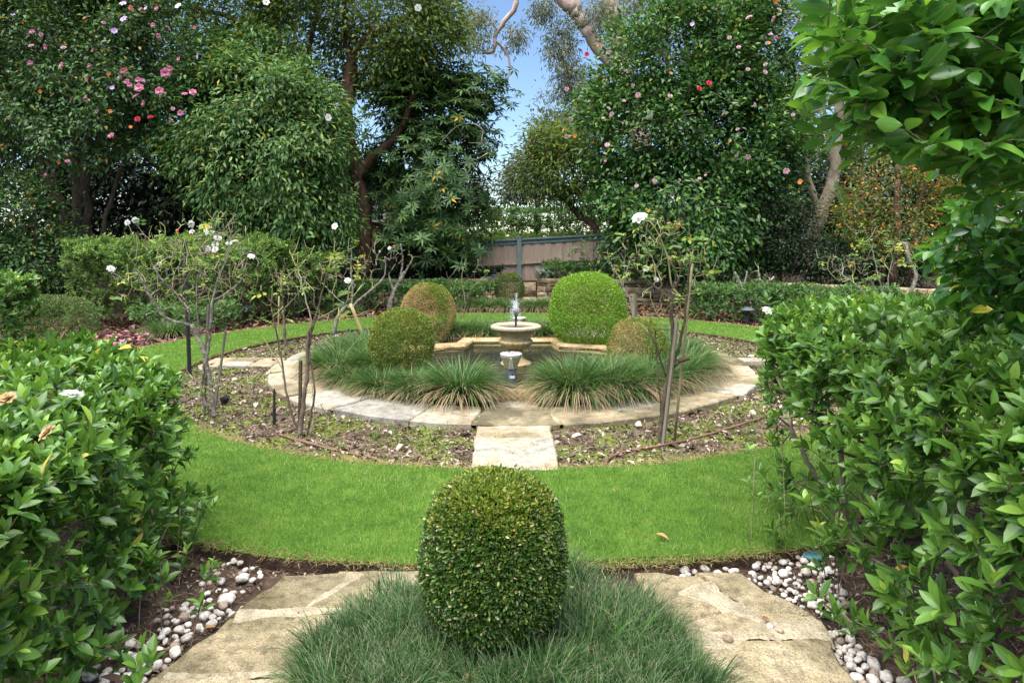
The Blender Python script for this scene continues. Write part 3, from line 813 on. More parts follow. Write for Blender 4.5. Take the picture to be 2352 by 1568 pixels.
# ------------------------------------------------------------------ flower meshes
def flower_mesh(name, mat, rings, R):
    """Petals in rings: (count, pitch from the axis, length, width). Axis is +Z."""
    G = Geo()
    for cnt, pitch, L, W in rings:
        ph = random.random() * 6
        a = ph + np.arange(cnt) / cnt * 6.283 + rng.normal(size=cnt) * .1
        D = np.stack([np.sin(pitch) * np.cos(a), np.sin(pitch) * np.sin(a), np.full(cnt, math.cos(pitch))], -1)
        Nn = np.stack([-np.cos(pitch) * np.cos(a), -np.cos(pitch) * np.sin(a), np.full(cnt, math.sin(pitch))], -1)
        leaves(G, np.zeros((cnt, 3)), D, Nn, L * R, W * R, 3, .25, .12)
    return G.mesh(name, mat)
RING_SINGLE = [(6, 1.25, 1.0, .85)]
RING_DOUBLE = [(7, 1.35, 1.0, .7), (6, .95, .85, .6), (5, .5, .65, .45)]
FM = {k: flower_mesh(k, M[m_], r, 1.0) for k, m_, r in (('pink', 'petal_pink', RING_SINGLE + [(4, .8, .8, .7)]), ('pale', 'petal_pale', RING_DOUBLE), ('red', 'petal_red', RING_DOUBLE),
      ('rust', 'petal_rust', RING_SINGLE), ('white', 'petal_white', RING_DOUBLE), ('mauve', 'petal_mauve', RING_SINGLE), ('dry', 'petal_dry', RING_DOUBLE), ('whitesingle', 'petal_white', RING_SINGLE))}
_g = Geo()
leaves(_g, rng.normal(size=(14, 3)) * .04, nrm(rng.normal(size=(14, 3)) * .5 + A([0, 0, 1.])), randdir(14), .42, .09, 0)
FM['stamen'] = _g.mesh('stamens', M['stamen'])
def flower(kind_, p, R, toward=(0, -1, .3), parent=None, name='flower', stamens=False):
    d = nrm(A(toward, ) + rng.normal(size=3) * .45)
    rx = math.acos(max(-1, min(1, d[2]))); rz = math.atan2(d[1], d[0]) + math.pi / 2
    loc = A(p) - (np.array(parent.location) if parent is not None else 0)
    o = link_mesh(name, FM[kind_], parent, loc, (rx, 0, rz), (R, R, R * random.uniform(.8, 1.1)))
    if stamens:
        link_mesh('stamens', FM['stamen'], o)
    return o

# ------------------------------------------------------------------ trees
def blob_targets(blobs, n, gap=.0, f=1.2, seed=0., shell=.5, bough=0.0):
    """Points in a union of ellipsoids (centre, radii), denser towards the shell, thinned by smooth noise."""
    vol = A([np.prod(r) ** .72 for _, r in blobs]); vol = vol / vol.sum()
    k = rng.choice(len(blobs), size=n * 3, p=vol)
    C = A([b[0] for b in blobs])[k]; Rr = A([b[1] for b in blobs])[k]
    u = randdir(n * 3); q = (shell + (1 - shell) * rng.random(n * 3) ** .7)
    P = C + u * Rr * q[:, None]
    keep = wob(P, f, seed) > gap - 1 + .25 * rng.random(n * 3)
    P = P[keep][:n]
    if bough and len(P) > 60:                     # gather most of the branch ends into boughs
        nb = max(8, len(P) // 13)
        B = P[rng.choice(len(P), nb, replace=False)]
        for i in range(len(P)):
            if rng.random() < .8:
                b = B[int(((B - P[i]) ** 2).sum(1).argmin())]
                P[i] = b + (P[i] - b) * bough + rng.normal(size=3) * A([.10, .10, .05])
    return P
def spray(G, T, n_per, sp, L, W, lod=0, ctr=None, outw=.5, up=.9, droop=.15, dead=0., fold=.25, curl=.2, flat=.75):
    """Leaves round each branch end."""
    n = len(T); k = n * n_per
    off = rng.normal(size=(k, 3)) * sp * A([1, 1, flat])
    base = np.repeat(T, n_per, 0)
    O = nrm(base - ctr) if ctr is not None else np.zeros((k, 3))
    P = base + off
    D = nrm(nrm(off) * .8 + O * outw + rng.normal(size=(k, 3)) * .45 + A([0, 0, -droop]))
    Nn = nrm(A([0, 0, up]) + O * .55 + rng.normal(size=(k, 3)) * .42)
    leaves(G, P, D, Nn, L * (.7 + .6 * rng.random(k)), W * (.75 + .5 * rng.random(k)), lod, fold, curl)
def rosettes(G, T, m, sp, L, W, ctr, lod=0, nl=9):
    base = np.repeat(T, m, 0) + rng.normal(size=(len(T) * m, 3)) * sp
    ax = nrm(nrm(base - ctr) * .6 + A([0, 0, .7]) + rng.normal(size=base.shape) * .35)
    u = nrm(np.cross(ax, rng.normal(size=ax.shape))); v = np.cross(ax, u)
    k = len(base)
    a = (np.arange(nl) / nl * 6.283)[None] + rng.random((k, 1)) * 6
    rad = u[:, None] * np.cos(a)[..., None] + v[:, None] * np.sin(a)[..., None]
    pit = .28 + rng.normal(size=(k, nl, 1)) * .22
    D = rad + ax[:, None] * (pit - .15) + A([0, 0, -.12])
    Nn = np.broadcast_to(ax[:, None], D.shape)
    P = base[:, None] + rad * L * .08
    leaves(G, P.reshape(-1, 3), D.reshape(-1, 3), Nn.reshape(-1, 3), L * (.75 + .5 * rng.random(k * nl)), W * (.8 + .4 * rng.random(k * nl)), lod, .2, .2,
           rnd=np.clip(np.repeat(rng.random(k), nl) * .55 + rng.random(k * nl) * .46, 0, 1))
def ell(px, py, Z, rx, ry, rz=None):
    """Ellipsoid measured on the photograph: centre, half width and half height in px, half depth in metres."""
    s = Z / FPX
    return (at(px, py, Z), A([rx * s, (rz if rz else (rx + ry) / 2 * s), ry * s]))
def tree(name, label, cat, base, trunks, radii, blobs, n, leafset, bark, r0=.006, gap=.3, f=.8, seed=0., group=None, step=.35, shell=.45, jit=.35, trunk_name='trunk', crown_name='crown', extra=None):
    t = thing(name, label, cat, base, group)
    T = blob_targets(blobs, n, gap, f, seed, shell, .62)
    if extra is not None: T = np.vstack([T, extra])
    tr = [smooth_line(q, .3, .02) for q in trunks]
    ch = grow(tr, T, r0, 2.3, step, jit, rmin=radii)
    G = Geo(); chains_geo(G, ch, big=.02); G.build(trunk_name, M[bark], t)
    ctr = A([b[0] for b in blobs]).mean(0)
    G = Geo(); leafset(G, T, ctr); G.build(crown_name, M_leaf[0], t)
    return t, T
M_leaf = [None]
def L_(mat, fn):
    def run(G, T, c):
        M_leaf[0] = M[mat]; fn(G, T, c)
    return run

# pink-flowered camellia on the left
Z1 = 15.5
blobs = [ell(60, 120, Z1, 270, 190, 1.6), ell(300, 120, Z1 - .3, 190, 190, 1.5), ell(180, 270, Z1 - .6, 260, 110, 1.4), ell(400, 260, Z1, 95, 100, 1.0), ell(330, -40, Z1, 200, 120), ell(60, -60, Z1, 250, 120), ell(-150, 200, Z1, 150, 250)]
base = at(175, 590, Z1); base[2] = .5
trunks = [[base, at(178, 500, Z1), at(176, 380, Z1), at(165, 290, Z1), at(130, 180, Z1)],
          [base + A([.2, .1, 0]), at(197, 480, Z1 + .1), at(196, 360, Z1), at(205, 250, Z1), at(240, 120, Z1)],
          [base + A([-.35, .1, 0]), at(150, 520, Z1), at(128, 440, Z1), at(90, 360, Z1), at(40, 260, Z1)],
          [at(232, 580, Z1), at(238, 520, Z1), at(262, 440, Z1), at(280, 380, Z1), at(330, 250, Z1)]]
t1, T1 = tree('camellia_tree', 'dark green camellia tree with bright pink flowers and bare stems, at far left', 'tree', base, trunks, [(.15, .07), (.14, .06), (.14, .05), (.06, .03)], blobs, 1600,
     L_('camellia_dark', lambda G, T, c: spray(G, T, 36, .19, .11, .056, 0, c, .5, .9, .15)), 'bark', gap=.34, f=.9, seed=.3, jit=.3)
pk = [(283,10,'mauve',1.3),(285,45,'mauve',1.4),(263,72,'mauve',1.2),(301,18,'pink',1),(323,22,'pink',.8),(335,20,'mauve',.8),(455,130,'mauve',1),(447,64,'pink',.7),(30,35,'mauve',.8),(352,58,'pink',.9),(390,65,'pink',1),
      (365,82,'pink',1),(238,53,'pale',.9),(204,182,'pink',1.5),(142,150,'pink',1.2),(70,145,'pink',1),(105,108,'pink',1.1),(146,110,'pale',1),(74,74,'pink',1),(95,80,'pale',1),(360,20,'pink',.8),(235,98,'pale',.8),(214,116,'pink',.8),
      (283,163,'pink',1.2),(288,160,'rust',.8),(380,168,'pink',1.9),(392,158,'pink',1.2),(318,184,'pink',1.1),(327,186,'pink',1),(292,188,'pink',1.1),(298,196,'pink',1),(320,202,'pink',1.7),(258,202,'mauve',.9),(367,210,'pink',1.6),(313,222,'pink',1.6),
      (424,217,'pink',1.1),(443,213,'pink',1.4),(415,260,'pink',1.2),(330,238,'pink',1),(346,270,'red',1.1),(316,274,'red',1.1),(392,276,'pink',.9),(256,312,'pink',1.2),(165,227,'pink',.9),(223,256,'pale',.9),(196,225,'pink',.7),(397,250,'pale',.8),
      (206,150,'pink',.8),(275,178,'pale',.8),(155,371,'pink',.9),(105,400,'pink',.6),(22,275,'pink',.9),(72,106,'pale',.9),(253,256,'rust',.8),(196,42,'rust',.9),(300,20,'rust',1),(93,210,'rust',.8),(410,136,'pink',.7),(250,170,'rust',.8),(300,292,'rust',.7),(135,372,'rust',.8)]
for px, py, k_, s in pk:
    flower(k_, at(px, py, Z1 - 1.75 + .2 * random.random()), .058 * s, (0, -1, .25), t1, stamens=k_ in ('pink', 'mauve') and s >= 1.1)

# dark lower shrub at far left
Z = 14.2
base = at(95, 650, Z); base[2] = .0
tree('camellia_shrub', 'low dark camellia shrub under the pink camellia, at the far left edge', 'shrub', base,
     [[base, at(95, 600, Z), at(88, 540, Z), at(60, 470, Z)], [base + A([.2, 0, 0]), at(105, 590, Z), at(110, 520, Z)]], [(.05, .02), (.05, .02)],
     [ell(10, 500, Z, 150, 120, .9), ell(110, 590, Z, 80, 80, .7), ell(-60, 600, Z, 110, 110)], 420, L_('camellia_dark', lambda G, T, c: spray(G, T, 30, .16, .095, .05, 0, c)), 'bark', gap=.3)

# paler drooping camellia left of centre
Z2 = 15.6
blobs = [ell(600, 240, Z2, 170, 120, 1.5), ell(600, 380, Z2 - .5, 210, 130, 1.3), ell(500, 170, Z2, 100, 90), ell(715, 320, Z2 - .2, 95, 130), ell(660, 500, Z2 - .3, 170, 80, 1.1), ell(470, 340, Z2 - .6, 90, 60, .7), ell(730, 555, Z2, 75, 55), ell(600, 110, Z2 + .6, 100, 50)]
base = at(650, 610, Z2); base[2] = .5
tc, T2 = tree('camellia_tree', 'paler green camellia tree with long drooping leaves, right of the pink-flowered one', 'tree', base,
     [[base, at(655, 520, Z2), at(668, 430, Z2), at(690, 330, Z2), at(660, 200, Z2)], [at(790, 610, Z2 + .2), at(760, 540, Z2), at(690, 480, Z2), at(560, 420, Z2 - .4), at(470, 400, Z2 - .7)]], [(.10, .04), (.07, .03)],
     blobs, 1350, L_('camellia_mid', lambda G, T, c: spray(G, T, 34, .19, .135, .055, 0, c, .45, .9, .4, curl=.35)), 'bark', gap=.36, f=.85, seed=1.1, jit=.35)
for px, py in ((410, 15), (612, 6), (960, 18), (755, 270), (770, 520)):
    flower('whitesingle', at(px, py, Z2 - 1.6), .08, (0, -1, .2), tc, stamens=True)

# tall tree with reddish limbs behind
Z3 = 17.0
base = at(835, 620, Z3); base[2] = .5
blobs = [ell(700, 10, Z3, 200, 90, 1.6), ell(930, 50, Z3, 150, 90, 1.4), ell(975, 110, Z3 - .2, 85, 95, 1.0), ell(900, 140, Z3, 90, 60), ell(760, 150, Z3 + 1, 130, 70), ell(540, 30, Z3, 130, 80), ell(760, -90, Z3, 330, 90), ell(1005, 30, Z3, 50, 60)]
t3, T3 = tree('tall_tree', 'tall tree with reddish forking limbs against the sky, left of the sky gap', 'tree', base,
     [[base, at(835, 480, Z3), at(818, 390, Z3), at(800, 300, Z3), at(795, 220, Z3), at(812, 130, Z3), at(850, 85, Z3), at(925, 45, Z3)],
      [at(805, 240, Z3), at(808, 150, Z3), at(795, 90, Z3), at(790, 0, Z3), at(770, -90, Z3)],
      [at(823, 400, Z3), at(870, 350, Z3), at(905, 320, Z3), at(940, 250, Z3), at(960, 170, Z3)],
      [at(700, 300, Z3 + .3), at(712, 110, Z3), at(725, 40, Z3), at(720, -60, Z3)],
      [at(560, 330, Z3 + .3), at(560, 150, Z3), at(550, 60, Z3), at(500, 30, Z3), at(440, 20, Z3)],
      [at(545, 60, Z3), at(480, 70, Z3), at(440, 90, Z3 + .3)]],
     [(.22, .09), (.10, .04), (.14, .05), (.09, .04), (.11, .05), (.06, .03)], blobs, 1150, L_('olive_leaf', lambda G, T, c: spray(G, T, 26, .23, .14, .055, 0, c, .4, .8, .3)), 'bark_red', gap=.55, f=.9, seed=2.0, jit=.4)

# rhododendron
Z4 = 17.4
base = at(930, 640, Z4); base[2] = .5
blobs = [ell(1000, 240, Z4, 130, 100, 1.1), ell(960, 200, Z4 + .3, 100, 60), ell(1060, 330, Z4, 90, 90, .9), ell(950, 345, Z4, 80, 60, .9), ell(1030, 440, Z4 - .4, 100, 80, 1.2), ell(1000, 545, Z4 - .5, 105, 75, 1.1), ell(960, 480, Z4 - .5, 60, 60, .8), ell(1105, 470, Z4, 45, 60, .6), ell(1100, 230, Z4, 60, 60, .6), ell(900, 250, Z4 + .2, 80, 70), ell(880, 360, Z4 + .3, 65, 50, .6), ell(870, 400, Z4, 50, 30, .4), ell(905, 560, Z4, 45, 40, .5), ell(830, 400, Z4 + .6, 45, 35, .5)]
t4, T4 = tree('rhododendron_tree', 'tall rhododendron with whorled leaves and sky showing through, left of the timber fence', 'tree', base,
     [[base, at(960, 520, Z4), at(985, 440, Z4), at(1000, 350, Z4), at(1015, 270, Z4), at(1020, 170, Z4)],
      [at(985, 440, Z4), at(1010, 400, Z4), at(1070, 340, Z4), at(1090, 280, Z4)],
      [base + A([-.15, 0, 0]), at(905, 560, Z4), at(870, 515, Z4), at(835, 505, Z4), at(800, 470, Z4)], [at(960, 520, Z4), at(930, 400, Z4), at(920, 300, Z4), at(940, 180, Z4)]],
     [(.11, .04), (.05, .02), (.09, .03), (.06, .025)], blobs, 760, L_('rhodo', lambda G, T, c: rosettes(G, T, 4, .24, .20, .058, c, 0, 9)), 'bark_red', gap=.42, f=1.0, seed=3.3, jit=.5)
G = Geo()                                         # its tangle of bare grey twigs
chains_geo(G, grow([smooth_line([at(1010, 330, Z4 - 1), at(1050, 290, Z4 - 1.1), at(1090, 285, Z4 - 1.1), at(1110, 300, Z4 - 1.1)], .2)], np.vstack([blob_targets([ell(1095, 340, Z4 - 1, 45, 60, .3)], 34), blob_targets([ell(1080, 430, Z4 - 1, 60, 50, .3)], 30)]), .005, 2.2, .2, .5, sag=.1))
G.build('bare_twigs', M['bark_grey'], t4)

# small leaning tree right of the sky gap
Z6 = 18.4
base = at(1392, 560, Z6); base[2] = .5
tree('leaning_tree', 'small leaning tree with olive leaves over the timber fence, right of the sky gap', 'tree', base,
     [[base, at(1370, 525, Z6), at(1335, 495, Z6), at(1300, 460, Z6), at(1275, 430, Z6), at(1255, 390, Z6)], [at(1300, 460, Z6), at(1330, 410, Z6), at(1340, 350, Z6)]], [(.13, .06), (.05, .03)],
     [ell(1300, 400, Z6, 120, 75, 1.0), ell(1345, 320, Z6, 70, 70, .8), ell(1320, 450, Z6, 60, 30, .6), ell(1225, 320, Z6, 30, 35, .4), ell(1265, 330, Z6, 45, 50, .5)], 330, L_('olive_leaf', lambda G, T, c: spray(G, T, 24, .19, .15, .05, 0, c, .4, .8, .3)), 'bark_red', gap=.36, f=1.1, seed=4.0)

# big dark camellia on the right
Z5 = 16.6
base = at(1590, 660, Z5); base[2] = .5
blobs = [ell(1560, 130, Z5, 200, 130, 1.5), ell(1480, 300, Z5, 170, 130, 1.4), ell(1650, 300, Z5 - .5, 180, 150, 1.4), ell(1560, 470, Z5 - .5, 180, 130, 1.5), ell(1720, 150, Z5, 150, 130, 1.3), ell(1700, 470, Z5 - .2, 130, 120, 1.2), ell(1590, 580, Z5 - .4, 180, 75, 1.3), ell(1420, 220, Z5, 90, 80), ell(1440, 430, Z5, 80, 110), ell(1750, 330, Z5, 100, 120), ell(1640, 20, Z5, 180, 60), ell(1480, 560, Z5 - .2, 80, 60)]
t5, T5 = tree('camellia_tree', 'large dark glossy camellia tree dotted with pale pink double blooms, right of the sky gap', 'tree', base,
     [[base, at(1575, 560, Z5), at(1560, 450, Z5), at(1555, 380, Z5), at(1540, 250, Z5), at(1530, 120, Z5)], [base + A([.3, .1, 0]), at(1650, 540, Z5), at(1662, 430, Z5), at(1690, 320, Z5), at(1700, 220, Z5), at(1720, 100, Z5)],
      [at(1560, 450, Z5), at(1600, 330, Z5), at(1620, 200, Z5), at(1640, 60, Z5)], [at(1575, 560, Z5), at(1480, 420, Z5), at(1440, 300, Z5)]], [(.13, .05), (.12, .04), (.07, .03), (.07, .03)],
     blobs, 1800, L_('camellia_right', lambda G, T, c: spray(G, T, 34, .18, .13, .072, 0, c, .5, .85, .15)), 'bark_fork', gap=.22, f=.9, seed=5.0, jit=.3)
uv2 = [(1675,365,'red',1),(1740,305,'rust',1),(1540,600,'pale',1),(1570,800,'pale',1),(1540,918,'pale',1),(1595,912,'rust',.9),(1820,730,'pale',1),(1845,768,'pale',1.1),(1785,795,'pale',.7),(1813,975,'pale',1.1),(2020,640,'pale',1.2),(2235,648,'pale',1.1),(2105,785,'pale',.8),
       (2132,1220,'pale',1.2),(2233,1322,'pale',.9),(1797,1035,'pale',.8),(1800,1080,'pink',.6),(2285,1515,'pale',1.2),(2240,495,'rust',.8),(2298,1210,'pale',.7),(1985,575,'pale',.8),(1925,680,'pale',.8),(2010,1250,'pale',.9),(1290,948,'rust',.6)]
uv3 = [(235,560,'red',1.2),(170,597,'red',1.1),(335,770,'pale',1),(497,1055,'pale',1.2),(540,705,'pale',1.1),(615,435,'pale',.9),(612,487,'pale',1.1),(435,318,'pale',.9),(373,255,'pale',.9),(505,120,'pale',1.4),(665,125,'pale',1.3),(705,72,'pale',1.3),(497,468,'pale',.9),(755,1150,'pale',1.3),
       (650,235,'pale',.9),(685,260,'red',1),(808,218,'pale',.8),(800,773,'pale',.8),(428,870,'pale',.8),(172,1200,'pale',.8),(680,12,'rust',1),(635,290,'rust',.9),(850,1222,'rust',1.1),(418,1048,'pale',.7),(212,1178,'pale',.6),(122,165,'mauve',.9)]
for u, v, k_, s in uv2: flower(k_, at((1350 + u / 1.68) / 1.7415, v / 1.68 / 1.7415, Z5 - 1.75), .058 * s, (0, -1, .25), t5)
for u, v, k_, s in uv3: flower(k_, at((2696 + u / 1.68) / 1.7415, v / 1.68 / 1.7415, Z5 - 1.75), .058 * s, (0, -1, .25), t5)

# gum tree behind, its limbs crossing the sky gap
Zg = 26.0
base = at(1500, 610, Zg); base[2] = .5
gum = thing('gum_tree', 'pale pinkish gum tree trunk leaning out over the sky gap above the right camellia', 'tree', base)
trs = [[base, at(1490, 420, Zg), at(1465, 270, Zg), at(1440, 190, Zg), at(1375, 110, Zg), at(1335, 50, Zg), at(1290, 0, Zg), at(1230, -50, Zg)],
       [at(1350, 70, Zg), at(1330, 25, Zg), at(1290, -5, Zg), at(1200, -25, Zg), at(1180, 25, Zg), at(1148, 62, Zg), at(1136, 90, Zg), at(1134, 118, Zg), at(1112, 122, Zg)],
       [at(1136, 92, Zg), at(1155, 110, Zg), at(1168, 132, Zg), at(1170, 165, Zg), at(1164, 190, Zg)],
       [at(1335, 50, Zg), at(1325, 10, Zg), at(1310, -40, Zg)],
       [at(1500, 610, Zg + 1), at(1462, 300, Zg + 1), at(1418, 90, Zg + 1), at(1400, 0, Zg + 1), at(1385, -60, Zg + 1)],
       [at(1465, 270, Zg), at(1360, 330, Zg), at(1330, 260, Zg), at(1300, 180, Zg), at(1290, 130, Zg)]]
gb = [ell(1085, 100, Zg, 55, 40, .6), ell(1100, 50, Zg, 55, 35, .6), ell(1185, 85, Zg, 25, 35, .4), ell(1290, 110, Zg, 40, 60, .7), ell(1320, 190, Zg, 50, 60, .8), ell(1255, 30, Zg, 35, 25, .4), ell(1275, 215, Zg, 40, 22, .4), ell(1340, 260, Zg, 40, 60, .8), ell(1240, 20, Zg, 20, 30, .3), ell(1380, 40, Zg, 60, 50, .7), ell(1310, 60, Zg, 40, 40, .5)]
T = blob_targets(gb, 330, .4, 1.0, 1.0, .3)
tr = [smooth_line(q, .35, .015) for q in trs]
ch = grow(tr, T, .008, 2.3, .4, .4, rmin=[(.42, .20), (.16, .07), (.06, .03), (.2, .12), (.45, .3), (.14, .05)], sag=.05)
G = Geo(); chains_geo(G, ch, big=.02); G.build('trunk', M['bark_gum'], gum)
G = Geo(); spray(G, T, 26, .20, .17, .042, 0, None, 0, .4, .9, curl=.3); G.build('crown', M['gum_leaf'], gum)

# far trees beyond the fence
def far_tree(label, px, py, Z, rx, ry, n, mat='far_leaf', L=.16, npl=22, sp=.3, base_y=560, gap=.35, parts=None, group='trees beyond the fence', seed=None):
    base = at(px, base_y, Z); base[2] = 0
    bl = parts or [ell(px, py, Z, rx, ry), ell(px - rx * .5, py + ry * .3, Z, rx * .6, ry * .6), ell(px + rx * .5, py + ry * .25, Z, rx * .6, ry * .65), ell(px, py - ry * .3, Z - .5, rx * .7, ry * .7)]
    return tree('background_tree', label, 'tree', base, [[base, at(px, py + ry * .6, Z), at(px + 5, py, Z)]], [(.25, .1)], bl, n, L_(mat, lambda G, T, c: spray(G, T, npl, sp, L, L * .45, 0, c, .4, .9, .1)), 'bark', gap=gap, f=.6, seed=random.random() * 5 if seed is None else seed, step=.6, group=group)[0]
far_tree('hazy grey green tree in the sky gap, above the far clipped hedge', 1235, 400, 36, 80, 75, 300, L=.26, sp=.42, parts=[ell(1225, 420, 36, 70, 55), ell(1260, 330, 36, 60, 55), ell(1185, 395, 36, 40, 45), ell(1320, 300, 36, 70, 60), ell(1180, 440, 36, 30, 30), ell(1250, 270, 36, 40, 25)])
far_tree('pale green tree behind the top of the right camellia', 1600, 60, 30, 230, 130, 330, 'gum_leaf', .22, parts=[ell(1600, 60, 30, 230, 110), ell(1820, 120, 30, 150, 160), ell(1480, 30, 30, 100, 60)])
far_tree('green tree between the right camellia and the overhanging branches', 1950, 200, 24, 200, 230, 560, 'olive_leaf', .2, parts=[ell(1930, 150, 24, 160, 190), ell(1990, 330, 24, 170, 110), ell(2200, 200, 24, 220, 240)])
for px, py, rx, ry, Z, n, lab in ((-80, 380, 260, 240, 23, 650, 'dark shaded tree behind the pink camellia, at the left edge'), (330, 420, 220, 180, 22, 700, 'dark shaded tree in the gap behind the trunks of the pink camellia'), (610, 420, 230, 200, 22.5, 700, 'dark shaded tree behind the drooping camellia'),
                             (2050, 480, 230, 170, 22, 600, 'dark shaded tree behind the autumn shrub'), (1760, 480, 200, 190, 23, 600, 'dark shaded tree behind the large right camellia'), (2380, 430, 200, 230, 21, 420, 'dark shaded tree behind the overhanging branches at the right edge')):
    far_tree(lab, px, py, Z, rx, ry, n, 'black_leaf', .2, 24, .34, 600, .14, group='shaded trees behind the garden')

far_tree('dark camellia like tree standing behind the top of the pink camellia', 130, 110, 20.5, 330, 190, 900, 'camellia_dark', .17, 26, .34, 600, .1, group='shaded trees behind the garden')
# forked pale trunk and orange shrub on the right
Zf = 17.5
base = at(1868, 640, Zf); base[2] = .5
tree('forked_tree', 'pale forked tree trunk between the large camellia and the orange shrub', 'tree', base,
     [[base, at(1870, 545, Zf), at(1885, 490, Zf), at(1905, 440, Zf), at(1918, 380, Zf), at(1925, 280, Zf), at(1935, 150, Zf)], [at(1883, 492, Zf), at(1866, 440, Zf), at(1853, 390, Zf), at(1848, 320, Zf), at(1840, 200, Zf)]], [(.22, .10), (.10, .05)],
     [ell(1900, 250, Zf + .5, 120, 90, .9), ell(1950, 330, Zf + 1, 100, 60, .8)], 190, L_('olive_leaf', lambda G, T, c: spray(G, T, 24, .22, .10, .045, 0, c)), 'bark_fork', gap=.4)
Za = 15.2
base = at(2050, 650, Za); base[2] = .5
ta, _ = tree('autumn_shrub', 'shrub with orange and green autumn leaves and brown stems, at the right', 'shrub', base,
     [[base, at(2062, 560, Za), at(2065, 470, Za), at(2060, 380, Za)], [base + A([.3, 0, 0]), at(2105, 520, Za), at(2125, 420, Za), at(2130, 330, Za)], [base + A([-.2, 0, 0]), at(2020, 560, Za), at(1990, 470, Za)]], [(.11, .05), (.07, .04), (.04, .02)],
     [ell(2060, 450, Za, 150, 100, 1.0), ell(2160, 430, Za, 90, 80, .8), ell(1985, 480, Za, 80, 70, .7), ell(2080, 560, Za, 140, 60, .8)], 360, L_('autumn', lambda G, T, c: spray(G, T, 15, .17, .085, .042, 0, c)), 'bark_red', gap=.5, seed=2.6, f=1.3)
Zb = 16.4
base = at(1965, 640, Zb); base[2] = .5
pb = thing('paddle_plant', 'big paddle leaves of a banana like plant among the autumn shrub', 'plant', base)
G = Geo()
for tip, b0 in (((1925, 415), (1975, 560)), ((1985, 520), (1960, 430)), ((1890, 530), (1950, 600)), ((2010, 560), (1970, 640)), ((1945, 470), (1965, 640))):
    p0, p1 = at(*b0, Zb), at(*tip, Zb - .3)
    leaves(G, [p0], [p1 - p0], [A([.25, -1, .3])], np.linalg.norm(p1 - p0), .34, 3, .15, .1)
    tube(G, smooth_line([base, (base + p0) / 2 + A([.05, 0, .1]), p0], .2), .025, 5)
G.build('leaves', M['big_leaf'], pb)
base = at(1790, 650, 16.0); base[2] = .5
tree('dark_shrub', 'dark fine leaved shrub in shade between the large camellia and the forked trunk', 'shrub', base, [[base, at(1795, 580, 16), at(1800, 520, 16)]], [(.06, .03)],
     [ell(1800, 530, 16, 85, 90, .8), ell(1850, 590, 16, 80, 60, .8), ell(1960, 600, 15.8, 130, 50, .8), ell(2080, 620, 15.6, 120, 45, .7)], 420, L_('black_leaf', lambda G, T, c: spray(G, T, 40, .17, .075, .035, 0, c)), 'bark', gap=.2)

